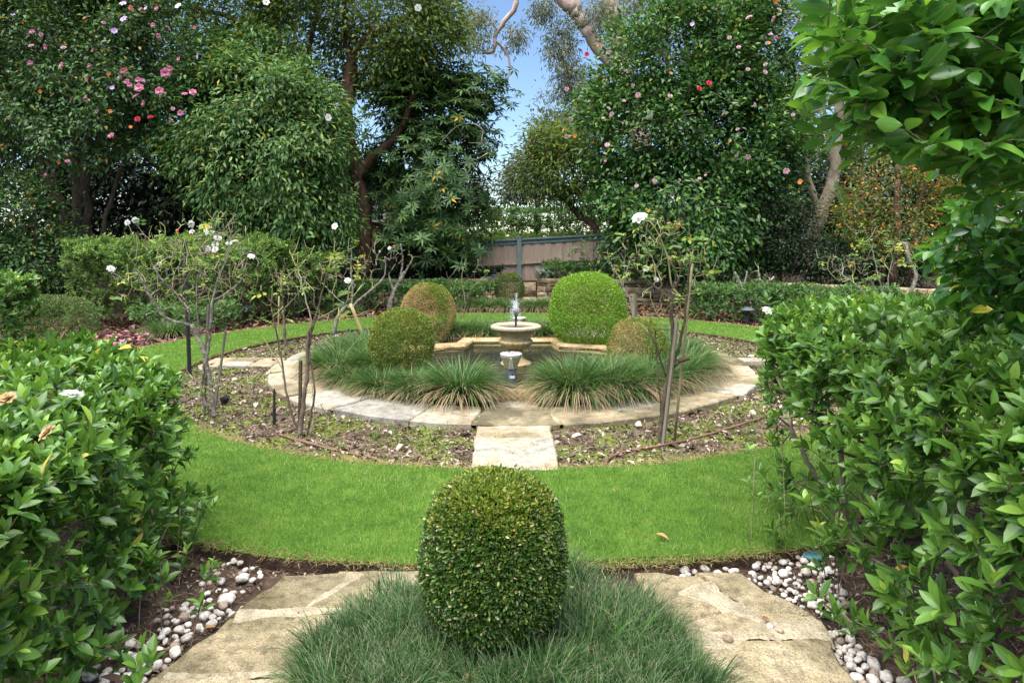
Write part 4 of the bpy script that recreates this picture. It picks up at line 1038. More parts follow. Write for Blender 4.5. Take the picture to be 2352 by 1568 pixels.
# ------------------------------------------------------------------ clipped box balls
def ball_prof(kind_):
    if kind_ == 'dome': return A([(.22, 0), (.50, .06), (.76, .15), (.93, .27), (1, .42), (.985, .58), (.91, .74), (.76, .87), (.53, .95), (.28, .988), (.02, 1)])
    return A([(.35, 0), (.66, .08), (.88, .24), (1, .46), (.97, .64), (.85, .80), (.64, .915), (.36, .98), (.02, 1)])
def box_ball(label, x, y, z0, R, H, L, n, mat, prof='dome', lit=None, brown=None, lod=0, twigs=60, asym=0.0, group='clipped box balls', seed=0., litmat='box_lit', thinf=.2):
    t = thing('box_ball', label, 'topiary', (x, y, z0), group)
    pr = ball_prof(prof); ps = smooth_line(np.column_stack([pr, np.zeros(len(pr))]), .03)[:, :2]
    seg = np.linalg.norm(np.diff(ps * [R, H], axis=0), axis=1); mid = (ps[1:] + ps[:-1]) / 2
    area = seg * np.maximum(mid[:, 0], .05); cdf = np.cumsum(area) / area.sum()
    k = np.minimum(np.searchsorted(cdf, rng.random(n)), len(mid) - 1)
    f = rng.random(n)[:, None]; q = ps[k] * (1 - f) + ps[k + 1] * f
    dz = (ps[k + 1] - ps[k]) * [R, H]
    a = rng.random(n) * 2 * np.pi
    nr = nrm(np.stack([dz[:, 1], -dz[:, 0]], -1))
    Nn = np.stack([nr[:, 0] * np.cos(a), nr[:, 0] * np.sin(a), nr[:, 1]], -1)
    P = np.stack([q[:, 0] * R * np.cos(a), q[:, 0] * R * np.sin(a), q[:, 1] * H], -1)
    P += Nn * (wob(P / R, 2.2, seed) * .035 * R + wob(P / R, 5.5, seed + 1) * .022 * R)[:, None]
    depth = rng.exponential(.05, n) * R
    thin = np.clip((.28 - q[:, 1]) / .28, 0, 1)
    keep = (rng.random(n) > thin * thinf) & (wob(P / R, 6.5, seed + 3) > -.95 + .25 * rng.random(n))
    P = P - Nn * (depth - .012)[:, None]
    stray = rng.random(n) < .012; P = P + Nn * (stray * rng.random(n) * .035)[:, None]
    D = nrm(Nn * .75 + randdir(n) * .75 + A([0, 0, .28])); F = nrm(Nn * .6 + randdir(n) * .8 + A([0, 0, .3]))
    sel_l = np.zeros(n, bool); sel_b = np.zeros(n, bool)
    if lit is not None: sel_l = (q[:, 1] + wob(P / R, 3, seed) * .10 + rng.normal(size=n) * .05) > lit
    if brown is not None: sel_b = brown(P / A([R, R, H]), a) + rng.normal(size=n) * .18 > 0
    W0 = A([x, y, z0])
    G = Geo(); s_ = keep & ~sel_l & ~sel_b
    leaves(G, P[s_] + W0, D[s_], F[s_], L * (.7 + .6 * rng.random(s_.sum())), L * .52, lod, .3, .1); G.build('foliage', M[mat], t)
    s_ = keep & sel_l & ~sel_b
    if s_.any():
        G = Geo(); leaves(G, P[s_] + W0, D[s_], F[s_], L * (.7 + .6 * rng.random(s_.sum())), L * .5, lod, .3, .1); G.build('lit_top_foliage', M[litmat], t)  # paler leaf colour near the top paints in the light from above
    s_ = keep & sel_b
    if s_.any():
        G = Geo(); leaves(G, P[s_] + W0, D[s_], F[s_], L * .9 * (.6 + .6 * rng.random(s_.sum())), L * .36, lod, .35, .2); G.build('dead_patch', M['box_brown'], t)
    # stems inside
    a = rng.random(twigs) * 6.28; hh = rng.random(twigs)
    T = np.stack([np.cos(a) * R * .86 * np.interp(hh, pr[:, 1], pr[:, 0]), np.sin(a) * R * .86 * np.interp(hh, pr[:, 1], pr[:, 0]), hh * H * .95], -1) + W0
    tr = [smooth_line([W0 + A([0, 0, -.03]), W0 + A([.01, 0, H * .2])], .05), ]
    for b in range(5):
        aa = b * 1.256 + .3; tr.append(smooth_line([W0 + A([0, 0, .01]), W0 + A([math.cos(aa) * R * .3, math.sin(aa) * R * .3, H * .16]), W0 + A([math.cos(aa) * R * .55, math.sin(aa) * R * .55, H * .36])], .05, .004))
    G = Geo(); chains_geo(G, grow(tr, T, .0022, 2.3, .05, .4, rmin=[(.03 * R / .32, .02)] + [(.014 * R / .32, .006)] * 5)); G.build('stems', M['twig_tan'], t)
    return t
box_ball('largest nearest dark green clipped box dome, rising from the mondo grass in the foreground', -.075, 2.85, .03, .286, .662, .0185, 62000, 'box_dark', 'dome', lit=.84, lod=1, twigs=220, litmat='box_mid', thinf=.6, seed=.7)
box_ball('round green box ball at the front left of the pond', -1.25, 7.75, .10, .352, .755, .021, 26000, 'box_mid', 'round', seed=1.2)
box_ball('half brown, half green box ball behind the front left one', -1.28, 10.45, .05, .40, .90, .022, 22000, 'box_mid', 'round', seed=2.1, lit=None,
         brown=lambda p, a: np.where(p[:, 0] < .1, .55 - 1.6 * np.abs(p[:, 2] - .55) - (p[:, 0] + .1) * .6 - (p[:, 0] < -.2) * 0 + wob(p, 3, 1) * .45, wob(p, 2.4, 4) * .9 + p[:, 0] * .5 - .25 - (p[:, 2] > .8) * .8))
box_ball('big bright lime green box ball at the back right of the pond', 1.12, 10.1, .02, .555, 1.11, .024, 40000, 'box_lime', 'dome', seed=3.3)
box_ball('small olive and brown dying box ball at the front right of the pond', 1.48, 8.05, .0, .335, .71, .02, 20000, 'box_mid', 'round', seed=4.4, brown=lambda p, a: .02 + wob(p, 2.2, 2) * .6 - (p[:, 0] > .35) * .55)
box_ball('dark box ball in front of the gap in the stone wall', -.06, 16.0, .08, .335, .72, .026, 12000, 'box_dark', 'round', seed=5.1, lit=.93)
box_ball('dark clipped dome beyond the left gardenia hedge', -6.75, 10.0, .0, .60, .80, .022, 26000, 'box_dark', 'dome', seed=6.0)

# ------------------------------------------------------------------ hedges with leaf whorls
def hedge_shoots(spine, hw, H, n, low=.12, bump=.06, endcap=True, seed=0.):
    """Shoot tips and outward normals over a rounded hedge that follows a spine (xy)."""
    sp = smooth_line(np.column_stack([spine, np.zeros(len(spine))]), .05)[:, :2]
    d = np.concatenate([[0], np.cumsum(np.linalg.norm(np.diff(sp, axis=0), axis=1))]); Ltot = d[-1]
    s = rng.random(n) * (Ltot + 2 * hw * endcap) - hw * endcap
    per = 2 * H + 2 * hw; c = rng.random(n) * per
    pos = np.where(c < H, 0, np.where(c < H + 2 * hw, 1, 2))
    u = np.where(pos == 0, -hw, np.where(pos == 1, c - H - hw, hw)); z = np.where(pos == 0, c, np.where(pos == 1, H, per - c))
    Nn = np.zeros((n, 3)); nu = np.where(pos == 0, -1., np.where(pos == 2, 1., 0)); nz = np.where(pos == 1, 1., 0.)
    # rounded shoulders
    sh = np.clip((np.abs(u) - hw * .6) / (hw * .4), 0, 1) * np.clip((z - H * .65) / (H * .35), 0, 1)
    z = z - sh ** 2 * H * .10; u = u * (1 - sh ** 2 * .06)
    nz = nz + sh * .8 * (pos != 1); nu = nu + np.sign(u) * sh * .8 * (pos == 1)
    sc = np.clip(s, 0, Ltot); over = s - sc
    X = np.interp(sc, d, sp[:, 0]); Y = np.interp(sc, d, sp[:, 1])
    i = np.clip(np.searchsorted(d, sc), 1, len(d) - 1); t = nrm(sp[i] - sp[i - 1]); nn = np.stack([t[:, 1], -t[:, 0]], -1)
    over = np.sign(over) * np.sqrt(np.maximum(0, hw ** 2 - 0)) * (np.abs(over) / hw) if endcap else over
    shrink = np.where(over != 0, np.sqrt(np.maximum(.02, 1 - (np.abs(over) / hw) ** 2.6)), 1)
    P = np.stack([X + nn[:, 0] * u * shrink + t[:, 0] * over, Y + nn[:, 1] * u * shrink + t[:, 1] * over, z], -1)
    Nn = nrm(np.stack([nn[:, 0] * nu + t[:, 0] * over / hw * 1.2, nn[:, 1] * nu + t[:, 1] * over / hw * 1.2, nz], -1) + 1e-6)
    P += Nn * (wob(P, 2.6, seed) * bump + rng.normal(size=n) * .03)[:, None] - Nn * (rng.exponential(.06, n))[:, None]
    k = P[:, 2] > low
    return P[k], Nn[k]
def whorls(G, P, Nn, nl, L, W, lod=2, up=.5, spread=.75, stem=.05, curl=.15):
    k = len(P)
    ax = nrm(Nn * .6 + A([0, 0, up]) + rng.normal(size=(k, 3)) * .35)
    u = nrm(np.cross(ax, rng.normal(size=ax.shape))); v = np.cross(ax, u)
    j = np.arange(nl)
    a = (j * 2.4)[None] + rng.random((k, 1)) * 6
    pit = (spread + .35 - j / nl * .75)[None] + rng.normal(size=(k, nl)) * .2         # outer leaves lie flatter
    rad = u[:, None] * np.cos(a)[..., None] + v[:, None] * np.sin(a)[..., None]
    D = rad * np.sin(pit)[..., None] + ax[:, None] * np.cos(pit)[..., None]
    F = ax[:, None] * np.sin(pit)[..., None] - rad * np.cos(pit)[..., None]
    P0 = P[:, None] + ax[:, None] * ((j / nl - .6) * stem)[None, :, None]
    size = (1 - .45 * (j / nl) ** 2)[None] * (.7 + .6 * rng.random((k, nl))) * (.8 + .4 * rng.random((k, 1)))
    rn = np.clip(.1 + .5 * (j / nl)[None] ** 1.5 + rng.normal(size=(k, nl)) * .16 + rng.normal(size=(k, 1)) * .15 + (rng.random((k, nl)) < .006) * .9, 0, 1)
    leaves(G, P0.reshape(-1, 3), D.reshape(-1, 3), F.reshape(-1, 3), (L * size).ravel(), (W * size).ravel(), lod, .22, curl, rnd=rn.ravel())
def hedge(name, label, spine, hw, H, n, nl, L, W, mat, lod=2, roots=6, dead=120, low=.12, bump=.06, group=None, seed=0., lowthin=.5, twig='twig', nearcut=None, z0=0.0, r0=.0016, stem=.05):
    spine = A(spine, dtype=float) if not isinstance(spine, np.ndarray) else spine
    c = spine.mean(0)
    t = thing(name, label, 'hedge', (c[0], c[1], z0), group)
    P, Nn = hedge_shoots(spine, hw, H, n, low, bump, True, seed)
    zf = P[:, 2] / H
    keep = rng.random(len(P)) > (lowthin if not callable(lowthin) else lowthin(P)) * np.clip((.86 - zf) / .42, 0, 1)
    hole = wob(P, 3.1, seed + 2) + .55 > -.35 * rng.random(len(P)) - (zf > .8) * 2
    keep &= hole
    if nearcut: keep &= nearcut(P)
    P, Nn = P[keep], Nn[keep]; P[:, 2] += z0
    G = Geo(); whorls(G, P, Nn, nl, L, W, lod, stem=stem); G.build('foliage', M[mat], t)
    trs = []; rad = []
    sp = smooth_line(np.column_stack([spine, np.zeros(len(spine))]), .05)[:, :2]
    for k in range(roots):
        q = sp[int((k + .5) / roots * (len(sp) - 1))] + rng.normal(size=2) * hw * .2
        for b in range(3):
            w = rng.normal(size=2) * hw * .4
            trs.append(smooth_line([(*q, z0 - .02), (*(q + w * .4), z0 + H * .2), (*(q + w), z0 + H * .5)], .06, .004)); rad.append((.016, .008))
    sub = P[rng.random(len(P)) < min(1, 1500 / len(P))]
    dd = []
    for k in range(dead):
        q = sp[random.randrange(len(sp))] + rng.uniform(-.85, .85, 2) * hw
        dd.append((*q, z0 + H * random.uniform(.15, .9)))
    ch = grow(trs, np.vstack([sub - A([0, 0, .02]), A(dd).reshape(-1, 3)]), r0, 2.25, .08, .45, rmin=rad)
    G = Geo(); chains_geo(G, ch, big=.012); G.build('stems', M[twig], t)
    return t
vis = lambda m: (lambda P: (np.abs(P[:, 0]) < .76 * P[:, 1] + m) & (P[:, 1] > .75))
hl = hedge('gardenia_hedge', 'bushy glossy green gardenia hedge filling the left foreground', [(-2.6, 3.5), (-2.4, 2.6), (-2.27, 1.5), (-2.22, .9)], .80, .98, 5600, 8, .076, .031, 'gardenia', seed=.4, dead=900, lowthin=lambda P: np.where(P[:, 1] > 3.0, .75, .4), r0=.0021, nearcut=vis(.7))
hr = hedge('gardenia_hedge', 'taller gardenia hedge filling the right foreground, bare twigs showing', [(2.28, 3.85), (2.17, 2.7), (2.10, 1.7), (2.08, .9)], .78, 1.26, 6400, 8, .076, .031, 'gardenia', seed=1.7, dead=1900, lowthin=lambda P: np.where(P[:, 1] > 2.7, .965, .45), r0=.0021, nearcut=vis(.7))
# low sprigs at their feet
def sprigs(par, pts, h=(.1, .35)):
    G = Geo(); Gs = Geo()
    for p in pts:
        H_ = random.uniform(*h); lean = rng.normal(size=2) * .12
        top = A([p[0] + lean[0], p[1] + lean[1], H_])
        tube(Gs, smooth_line([(p[0], p[1], 0), ((p[0] + top[0]) / 2, (p[1] + top[1]) / 2, H_ * .6), top], .08), .003, 4)
        for f_ in (1, .72, .5):
            whorls(G, (A([p[0], p[1], 0]) * (1 - f_) + top * f_)[None] + rng.normal(size=(1, 3)) * .02, A([[0, 0, 1.]]), 7, .07, .03, 2)
    G.build('low_foliage', M['gardenia'], par); Gs.build('low_stems', M['twig'], par)
sprigs(hl, [(-1.78 + rng.normal() * .13, random.uniform(2.2, 3.6)) for _ in range(45)], (.08, .4))
sprigs(hr, [(1.60 + rng.normal() * .12, random.uniform(1.9, 3.9)) for _ in range(26)], (.1, .6))
# dead blooms, bud and yellow leaves on the hedges
for p, k_, s, nm in ((gnd(240, 812, .93), 'dry', .05, 'dead_bloom'), (gnd(185, 830, .95), 'dry', .045, 'dead_bloom'), (gnd(15, 945, .98), 'dry', .04, 'dead_bloom'), (gnd(110, 1028, .98), 'dry', .035, 'dead_bloom')):
    flower(k_, p + A([0, 0, .05]), s, (0, -.5, 1), hl, nm)
flower('white', gnd(165, 925, .98) + A([0, 0, .03]), .05, (0, -.4, 1), hl, 'flower')
flower('white', at(1762, 714, 4.45), .035, (0, -.5, 1), hr, 'bud')
G = Geo(); P = A([gnd(270, 822, .95), gnd(310, 838, .93), gnd(300, 858, .9)]) + A([0, 0, .05]); leaves(G, P, A([(.6, -.2, .2), (.8, .1, -.3), (.4, -.4, -.8)]), A([(0, -.5, 1.)] * 3), .10, .045, 3, .3, .2, .5)
M['yellow_leaf'] = leaf_mat('yellow_leaf', [(0, (.52, .44, .05)), (.5, (.58, .50, .08)), (1, (.46, .44, .16))], .5, .35, .3)
G.build('yellowed_leaves', M['yellow_leaf'], hl)

# clipped azalea mound and its neighbour
vis2 = None
hedge('azalea_hedge', 'long rounded azalea mound under the dark trees, behind the left rose bush', [(-7.55, 13.1), (-6.4, 13.4), (-5.25, 13.4)], .85, 1.52, 7500, 7, .08, .03, 'azalea', 1, 9, 450, .12, .26, seed=3., lowthin=.72, r0=.003, stem=.09)
hedge('azalea_hedge', 'smaller azalea mound at the right end of the long one', [(-4.75, 14.1), (-4.35, 14.2)], .6, 1.22, 2000, 7, .08, .03, 'azalea', 1, 3, 80, .12, .18, seed=4., lowthin=.75, r0=.003, stem=.09)
hedge('clipped_shrub', 'clipped leafy shrub at the left edge before the dark dome', [(-6.85, 8.4), (-6.45, 8.5)], .45, 1.16, 1500, 7, .075, .032, 'gardenia', 1, 3, 80, .1, .05, seed=5., lowthin=.4, r0=.003)
# loose little azaleas
def low_shrub(label, spine, hw, H, n, mat='low_shrub', z0=0., L=.075, name='low_shrub', group='low shrubs round the garden', lowthin=.6):
    return hedge(name, label, spine, hw, H, n, 7, L, L * .4, mat, 1, 3, 40, .08, .09, group, random.random() * 6, lowthin, z0=z0, r0=.003, stem=.09)
low_shrub('loose sprigs of a low azalea before the long azalea mound', [(-6.2, 11.9), (-5.2, 12.1)], .4, .45, 480, lowthin=.3)
low_shrub('low bushy shrub before the left stone wall, between two grey roses', [(-3.9, 15.4), (-3.2, 15.6)], .4, .62, 800)
low_shrub('low bushy shrub behind the half brown box ball', [(-2.3, 15.6), (-1.6, 15.7)], .45, .62, 800)
low_shrub('low bushy shrub beside the dark box ball at the wall gap', [(-1.3, 15.4), (-.85, 15.6)], .4, .58, 700)
low_shrub('low green azalea hedge along the bed at the right, behind the pruned rose', [(4.0, 13.6), (5.4, 13.3), (6.6, 12.6)], .5, .70, 2500, lowthin=.3)
low_shrub('low azalea shrub at the right before the orange stone wall', [(6.9, 12.3), (7.7, 11.6)], .45, .6, 900)
low_shrub('leafy shrub on top of the right stone wall before the timber fence', [(1.3, 17.3), (2.3, 17.2)], .5, .50, 1000, z0=.5)
low_shrub('dark leafy shrub on the wall right of the lime green ball', [(2.9, 16.9), (4.3, 16.6)], .5, .45, 900, 'camellia_right', z0=.5)
low_shrub('ivy and leafy ground cover on top of the left stone wall', [(-4.6, 17.1), (-2.5, 17.3), (-.75, 17.35)], .45, .32, 1700, 'black_leaf', z0=.5, L=.1)
M['variegated'] = leaf_mat('variegated_leaf', [(0, (.10, .15, .09)), (.5, (.28, .33, .26)), (1, (.50, .54, .48))], .5, .2, .3)
low_shrub('silvery variegated plant on the end of the right stone wall', [(.85, 17.25), (1.05, 17.2)], .28, .30, 260, 'variegated', z0=.5)
# hedges beyond the fence
hedge('far_hedge', 'tall dark clipped hedge beyond the timber fence in the sky gap', [(-.5, 27), (6.5, 27)], .8, 2.72, 5200, 6, .14, .06, 'low_shrub', 0, 4, 0, .5, .05, seed=2., lowthin=.1, r0=.005, stem=.1)
hedge('far_hedge', 'bright lime hedge top showing just above the timber fence', [(-6, 19.0), (4.5, 19.0)], .45, 1.74, 5500, 6, .10, .04, 'bright_leaf', 0, 4, 0, .9, .05, seed=3., lowthin=.1, r0=.004, stem=.1)

# ------------------------------------------------------------------ overhanging camellia, near right
def poly_targets(poly, n, z0, z1):
    poly = A(poly, dtype=float); lo, hi = poly.min(0), poly.max(0); out = []
    while len(out) < n:
        p = lo + (hi - lo) * rng.random(2)
        if inside(p, poly): out.append(at(p[0], p[1], random.uniform(z0, z1)))
    return A(out)
base = A([2.75, 2.7, 0.0])
ct = thing('camellia_tree', 'near camellia with large glossy leaves and green buds, hanging in from the right edge', 'tree', base)
Ta = np.vstack([poly_targets([(1880, -60), (1850, 60), (1900, 130), (1830, 230), (1880, 300), (1990, 330), (2100, 330), (2352, 420), (2520, 420), (2520, -80)], 250, 1.9, 2.6),
                poly_targets([(1990, -60), (1960, 120), (1930, 260), (2060, 300), (2352, 400), (2520, 420), (2520, -80)], 200, 1.85, 2.9),
                poly_targets([(2250, 380), (2215, 460), (2180, 520), (2135, 560), (2130, 640), (2180, 660), (2190, 700), (2290, 745), (2520, 770), (2520, 350)], 330, 2.9, 3.8),
                poly_targets([(2120, 350), (2260, 330), (2300, 420), (2240, 460)], 14, 2.5, 3.1)])
trs = [[base, A([2.72, 2.65, 1.0]), A([2.6, 2.6, 1.7]), A([2.3, 2.5, 2.0]), at(2250, 330, 2.4), at(2130, 255, 2.3), at(1960, 235, 2.2)],
       [A([2.6, 2.6, 1.7]), A([2.4, 2.4, 2.2]), at(2330, 120, 2.4), at(2150, 60, 2.4)],
       [A([2.72, 2.65, 1.0]), A([2.8, 3.0, 1.5]), at(2350, 470, 3.3), at(2200, 560, 3.2)], [A([2.3, 2.5, 2.0]), at(2300, 280, 2.35), at(2160, 300, 2.3), at(2060, 300, 2.25)]]
ch = grow([smooth_line(q, .08, .006) for q in trs], Ta, .0022, 2.35, .07, .35, rmin=[(.06, .008), (.03, .006), (.04, .008), (.016, .006)], upw=.1)
G = Geo(); chains_geo(G, ch, big=.009); G.build('branches', M['bark_fork'], ct)
G = Geo()
k = len(Ta); nl = 7
O = nrm(Ta - A([2.6, 2.7, 1.8]))
ax = nrm(O * .9 + rng.normal(size=(k, 3)) * .4 + A([0, 0, .12])); u = nrm(np.cross(ax, A([0, 0, 1.]))); v = np.cross(u, ax)
j = np.arange(nl)
side = np.where(j % 2 == 0, 1., -1.)[None, :, None]
D = u[:, None] * side * .8 + ax[:, None] * (.5 + .5 * (j / nl))[None, :, None] + rng.normal(size=(k, nl, 3)) * .36 + A([0, 0, -.25])
P = Ta[:, None] + ax[:, None] * ((j / nl - .75) * .17)[None, :, None]
Nf = nrm(v[:, None] + rng.normal(size=(k, nl, 3)) * .5)
leaves(G, P.reshape(-1, 3), D.reshape(-1, 3), Nf.reshape(-1, 3), .09 * (.7 + .55 * rng.random(k * nl)), .043 * (.8 + .4 * rng.random(k * nl)), 2, .25, .18,
       rnd=np.clip(rng.beta(2, 2.6, k * nl) * .95 + (rng.random(k * nl) < .015) * .6, 0, 1))
G.build('crown', M['camellia_near'], ct)
M['bud'] = solid('bud', [(.3, (.16, .22, .05)), (.7, (.28, .32, .10))], 40, .45, 0, .4)
bud = Geo(); V, T_ = [], []
for r_, z_ in ((.25, 0), (.8, .3), (1, .9), (.75, 1.6), (.3, 2.0), (.02, 2.2)):
    for i in range(8): V.append((r_ * math.cos(i * .785), r_ * math.sin(i * .785), z_))
for r_ in range(5):
    for i in range(8):
        a_, b_ = r_ * 8 + i, r_ * 8 + (i + 1) % 8; T_ += [(a_, b_, b_ + 8), (a_, b_ + 8, a_ + 8)]
bud.add(V, T_); BUD = bud.mesh('bud', M['bud'])
for i in rng.choice(k, 46, replace=False):
    d = nrm(ax[i] + rng.normal(size=3) * .4)
    link_mesh('bud', BUD, ct, Ta[i] + ax[i] * .02 - base, (math.acos(d[2]), 0, math.atan2(d[1], d[0]) + math.pi / 2), (.0075,) * 3)

# ------------------------------------------------------------------ liriope and mondo grass
lir = [(-.52, 6.86), (-.95, 6.98), (-1.38, 7.2), (-1.75, 7.55), (-2.02, 7.98), (-2.12, 8.5), (-2.08, 9.05), (-1.9, 9.55), (-1.6, 9.9), (-.98, 7.28), (-1.6, 8.0), (-1.85, 8.75)]
lir_r = [(.62, 6.86), (1.02, 6.98), (1.42, 7.2), (1.78, 7.52), (2.02, 7.95), (2.14, 8.45), (2.12, 8.95), (1.0, 7.3), (1.72, 8.45), (1.95, 9.5), (.66, 7.05)]
lir_b = [(-1.02, 10.75), (-.48, 10.72), (.42, 10.72), (-.75, 10.95), (.18, 10.95)]
lir_f = [(-.55, 14.9), (-.1, 14.8), (.5, 14.9), (-.95, 15.0), (.85, 15.1)]
def clump(x, y, label, group, R=.36, H=.40, n=1250, tan=.5, z0=.02):
    t = thing('liriope_clump', label, 'grass clump', (x, y, z0), group)
    G = Geo()
    az = rng.random(n) * 6.283; r = np.sqrt(rng.random(n)) * R * .42
    P = np.stack([x + r * np.cos(az), y + r * np.sin(az), np.full(n, z0)], -1)
    az2 = az + rng.normal(size=n) * .55
    lean = np.clip(rng.beta(1.5, 1.6, n), 0, 1)
    th0 = .05 + lean * .55; dr = 1.0 + lean * 1.45 + rng.normal(size=n) * .2
    L = (H * (1.05 + .25 * rng.random(n))) * (1 + .35 * lean)
    dry = (rng.random(n) < tan * np.clip((lean - .35) * 3.2, .05, 2.0))
    rn = np.where(dry, .78 + .22 * rng.random(n), rng.random(n) * .7)
    blades(G, P, az2, L, th0, dr, .0125 if y < 12 else .016, 5, rn)
    G.build('blades', M['liriope'], t)
    return t
def names(lst, texts, grp, **kw):
    for (x, y), s_ in zip(lst, texts): clump(x, y, s_, grp, **kw)
for lst, side in ((lir, 'left'), (lir_r, 'right')):
    for i, (x, y) in enumerate(lst):
        fr_ = 'front' if y < 7.4 else ('outer side' if y < 9 else 'back')
        clump(x, y, H=(.30 if (x < -.8 and y < 7.6) else (.44 if abs(x) < 1.1 else .40)), label=f'arching liriope grass clump in the dense border at the {fr_} {side} of the pond', group=f'liriope clumps at the {fr_} {side} of the pond')
for i, (x, y) in enumerate(lir_b): clump(x, y, 'liriope clump with pale skirt on the back edge of the pond' + (' left of the urn' if x < 0 else ' right of the urn'), 'liriope clumps behind the pond' + (' left of the urn' if x < 0 else ' right of the urn'), R=.34, H=.38, n=900, tan=.42)
for i, (x, y) in enumerate(lir_f): clump(x, y, 'liriope clump at the foot of the dark box ball by the wall gap', 'liriope clumps by the wall gap', R=.36, H=.34, n=700)
clump(-3.55, 14.3, 'dark liriope clump before the left stone wall', None, R=.42, H=.3, n=700, tan=.1)
clump(-5.6, 11.2, 'scruffy grass clump at the lawn edge before the azalea sprigs', None, R=.45, H=.32, n=800, tan=.3)
G = Geo()
nt_ = 360
r = np.sqrt(rng.random(nt_)) * .74; a = rng.random(nt_) * 6.283
TC = np.stack([-.03 + r * np.cos(a), 2.56 + r * np.sin(a)], -1)
for (tx, ty), rr_, aa_ in zip(TC, r, a):
    dd_ = math.hypot(tx + .075, ty - 2.85)
    if ty < 1.6 or dd_ < .15 or (dd_ < .26 and random.random() < .55): continue
    n = random.randint(70, 150); hgt = random.uniform(.10, .19) * (.75 if dd_ < .3 else 1)
    az = rng.random(n) * 6.283; q = np.sqrt(rng.random(n)) * .05
    P = np.stack([tx + q * np.cos(az), ty + q * np.sin(az), np.full(n, .005)], -1)
    lean = rng.beta(1.4, 1.5, n)
    az = np.where(rng.random(n) < .35, aa_ + rng.normal(size=n) * .7, az)
    rn = np.clip(random.uniform(0, .5) + rng.random(n) * .42, 0, .9) + (rng.random(n) < .06) * .3
    blades(G, P, az, hgt * (.8 + .5 * rng.random(n)) * (1 + .3 * lean), .05 + lean * .6, .3 + lean * 1.5, .0052, 4, np.clip(rn, 0, 1))
kind(G.build('mondo_grass', M['mondo']), 'stuff')

# ------------------------------------------------------------------ dry stone retaining walls, steps
def block(G, p, t, w, h, d, rn):
    """A rough stone: p = lower front left corner, t = direction along the wall."""
    t = A([t[0], t[1], 0]); nin = A([-t[1], t[0], 0])
    if nin[1] < 0: nin = -nin
    j = lambda s: rng.normal() * s
    c = []
    for zz in (0, 1):
        for xx, dd in ((0, 0), (1, 0), (1, 1), (0, 1)):
            c.append(p + t * (xx * w + j(.006)) + nin * (dd * d + j(.012)) + A([0, 0, zz * h + j(.006)]))
    c = A(c); ctr = c.mean(0)
    m = (c[0] + c[1] + c[4] + c[5]) / 4 - nin * (.015 + abs(j(.012)))
    V = np.vstack([c, m]); T = [(0, 1, 8), (1, 5, 8), (5, 4, 8), (4, 0, 8), (4, 5, 6), (4, 6, 7), (1, 2, 6), (1, 6, 5), (3, 0, 4), (3, 4, 7)]
    a = np.zeros((9, 3), np.float32); a[:, 0] = rn
    G.add(V, T, a)
def stone_wall(label, line, top, z0=0.0, cap=.085):
    line = A(line, dtype=float); base = (*line.mean(0), z0)
    t = thing('stone_wall', label, 'wall', base, 'dry stone retaining walls')
    d = np.concatenate([[0], np.cumsum(np.linalg.norm(np.diff(line, axis=0), axis=1))])
    pt = lambda s: A([np.interp(s, d, line[:, 0]), np.interp(s, d, line[:, 1])])
    G = Geo(); z = z0 - .03
    while z < top - cap - .03:
        h = min(random.uniform(.09, .16), top - cap - z); s = random.uniform(-.2, 0)
        while s < d[-1]:
            w = random.uniform(.18, .55); a, b = pt(max(0, s)), pt(min(d[-1], s + w)); L = np.linalg.norm(b - a)
            if L > .03: block(G, A([*a, z + .004]), (b - a) / L, L - .012, h - .010, .3, random.random())
            s += w
        z += h
    G.build('masonry', M['wall_stone'], t, False)
    G = Geo(); s = 0
    while s < d[-1]:
        w = random.uniform(.4, .8); a, b = pt(s), pt(min(d[-1], s + w)); L = np.linalg.norm(b - a)
        if L > .03:
            u = (b - a) / L; block(G, A([*(a - A([-u[1], u[0]]) * .03), top - cap + .004]), u, L - .012, cap, .36, random.random())
        s += w
    G.build('cap', M['wall_stone'], t, False)
stone_wall('long low dry stone wall with flat cap stones, left of the gap', [(-5.3, 16.3), (-5.0, 16.38), (-.40, 16.8)], .62)
stone_wall('dry stone wall curving round to the right of the gap, orange stones at its end', [(.62, 16.8), (3.85, 16.25), (6.5, 14.95), (8.5, 13.15), (9.8, 10.9), (10.5, 8.0)], .62)
st = thing('stone_steps', 'rough sandstone steps in the gap between the two stone walls', 'steps', (.11, 16.9, 0))
for k in range(3):
    G = Geo(); x = -.42
    for w in (.5, .54):
        block(G, A([x, 16.82 + .23 * k, .17 * k - .02]), (1, 0), w - .01, .17, .34, random.random()); x += w
    G.build('step', M['wall_stone'], st, False)

# ------------------------------------------------------------------ timber fence
M['fence_board'] = solid('fence_board', [(.25, (.24, .175, .13)), (.5, (.36, .275, .21)), (.75, (.43, .34, .27))], 2.2, .85, .3, .15, stretch=(9, 1, 1))
M['fence_trim'] = solid('fence_trim', [(.3, (.12, .165, .16)), (.7, (.17, .22, .215))], 6, .7, .15, .25)
FY = 18.2; FS = .055
fx0 = -9.0; fx1 = 5.2
zt = lambda x: 1.56 + FS * x
fe = thing('timber_fence', 'brown timber fence with grey green posts and capping behind the stone wall', 'fence', (0, FY, .4))
mb = MB(); x = fx0; k = 0
while x < fx1:
    w = .125 + .03 * random.random()
    mb.box((x + w / 2, FY + (0 if k % 2 else .022), (zt(x) + .42) / 2 + random.uniform(-.004, .004)), (w + (.02 if k % 2 else 0), .018, zt(x) - .42), shear=0)
    x += w; k += 1
mb.build('boards', M['fence_board'], fe)
L = fx1 - fx0; xm = (fx0 + fx1) / 2
MB().box((xm, FY - .035, zt(xm) + .022), (L, .13, .045), shear=FS).build('cap_rail', M['fence_trim'], fe)
MB().box((xm, FY - .026, zt(xm) - .055), (L, .03, .10), shear=FS).build('fascia', M['fence_trim'], fe)
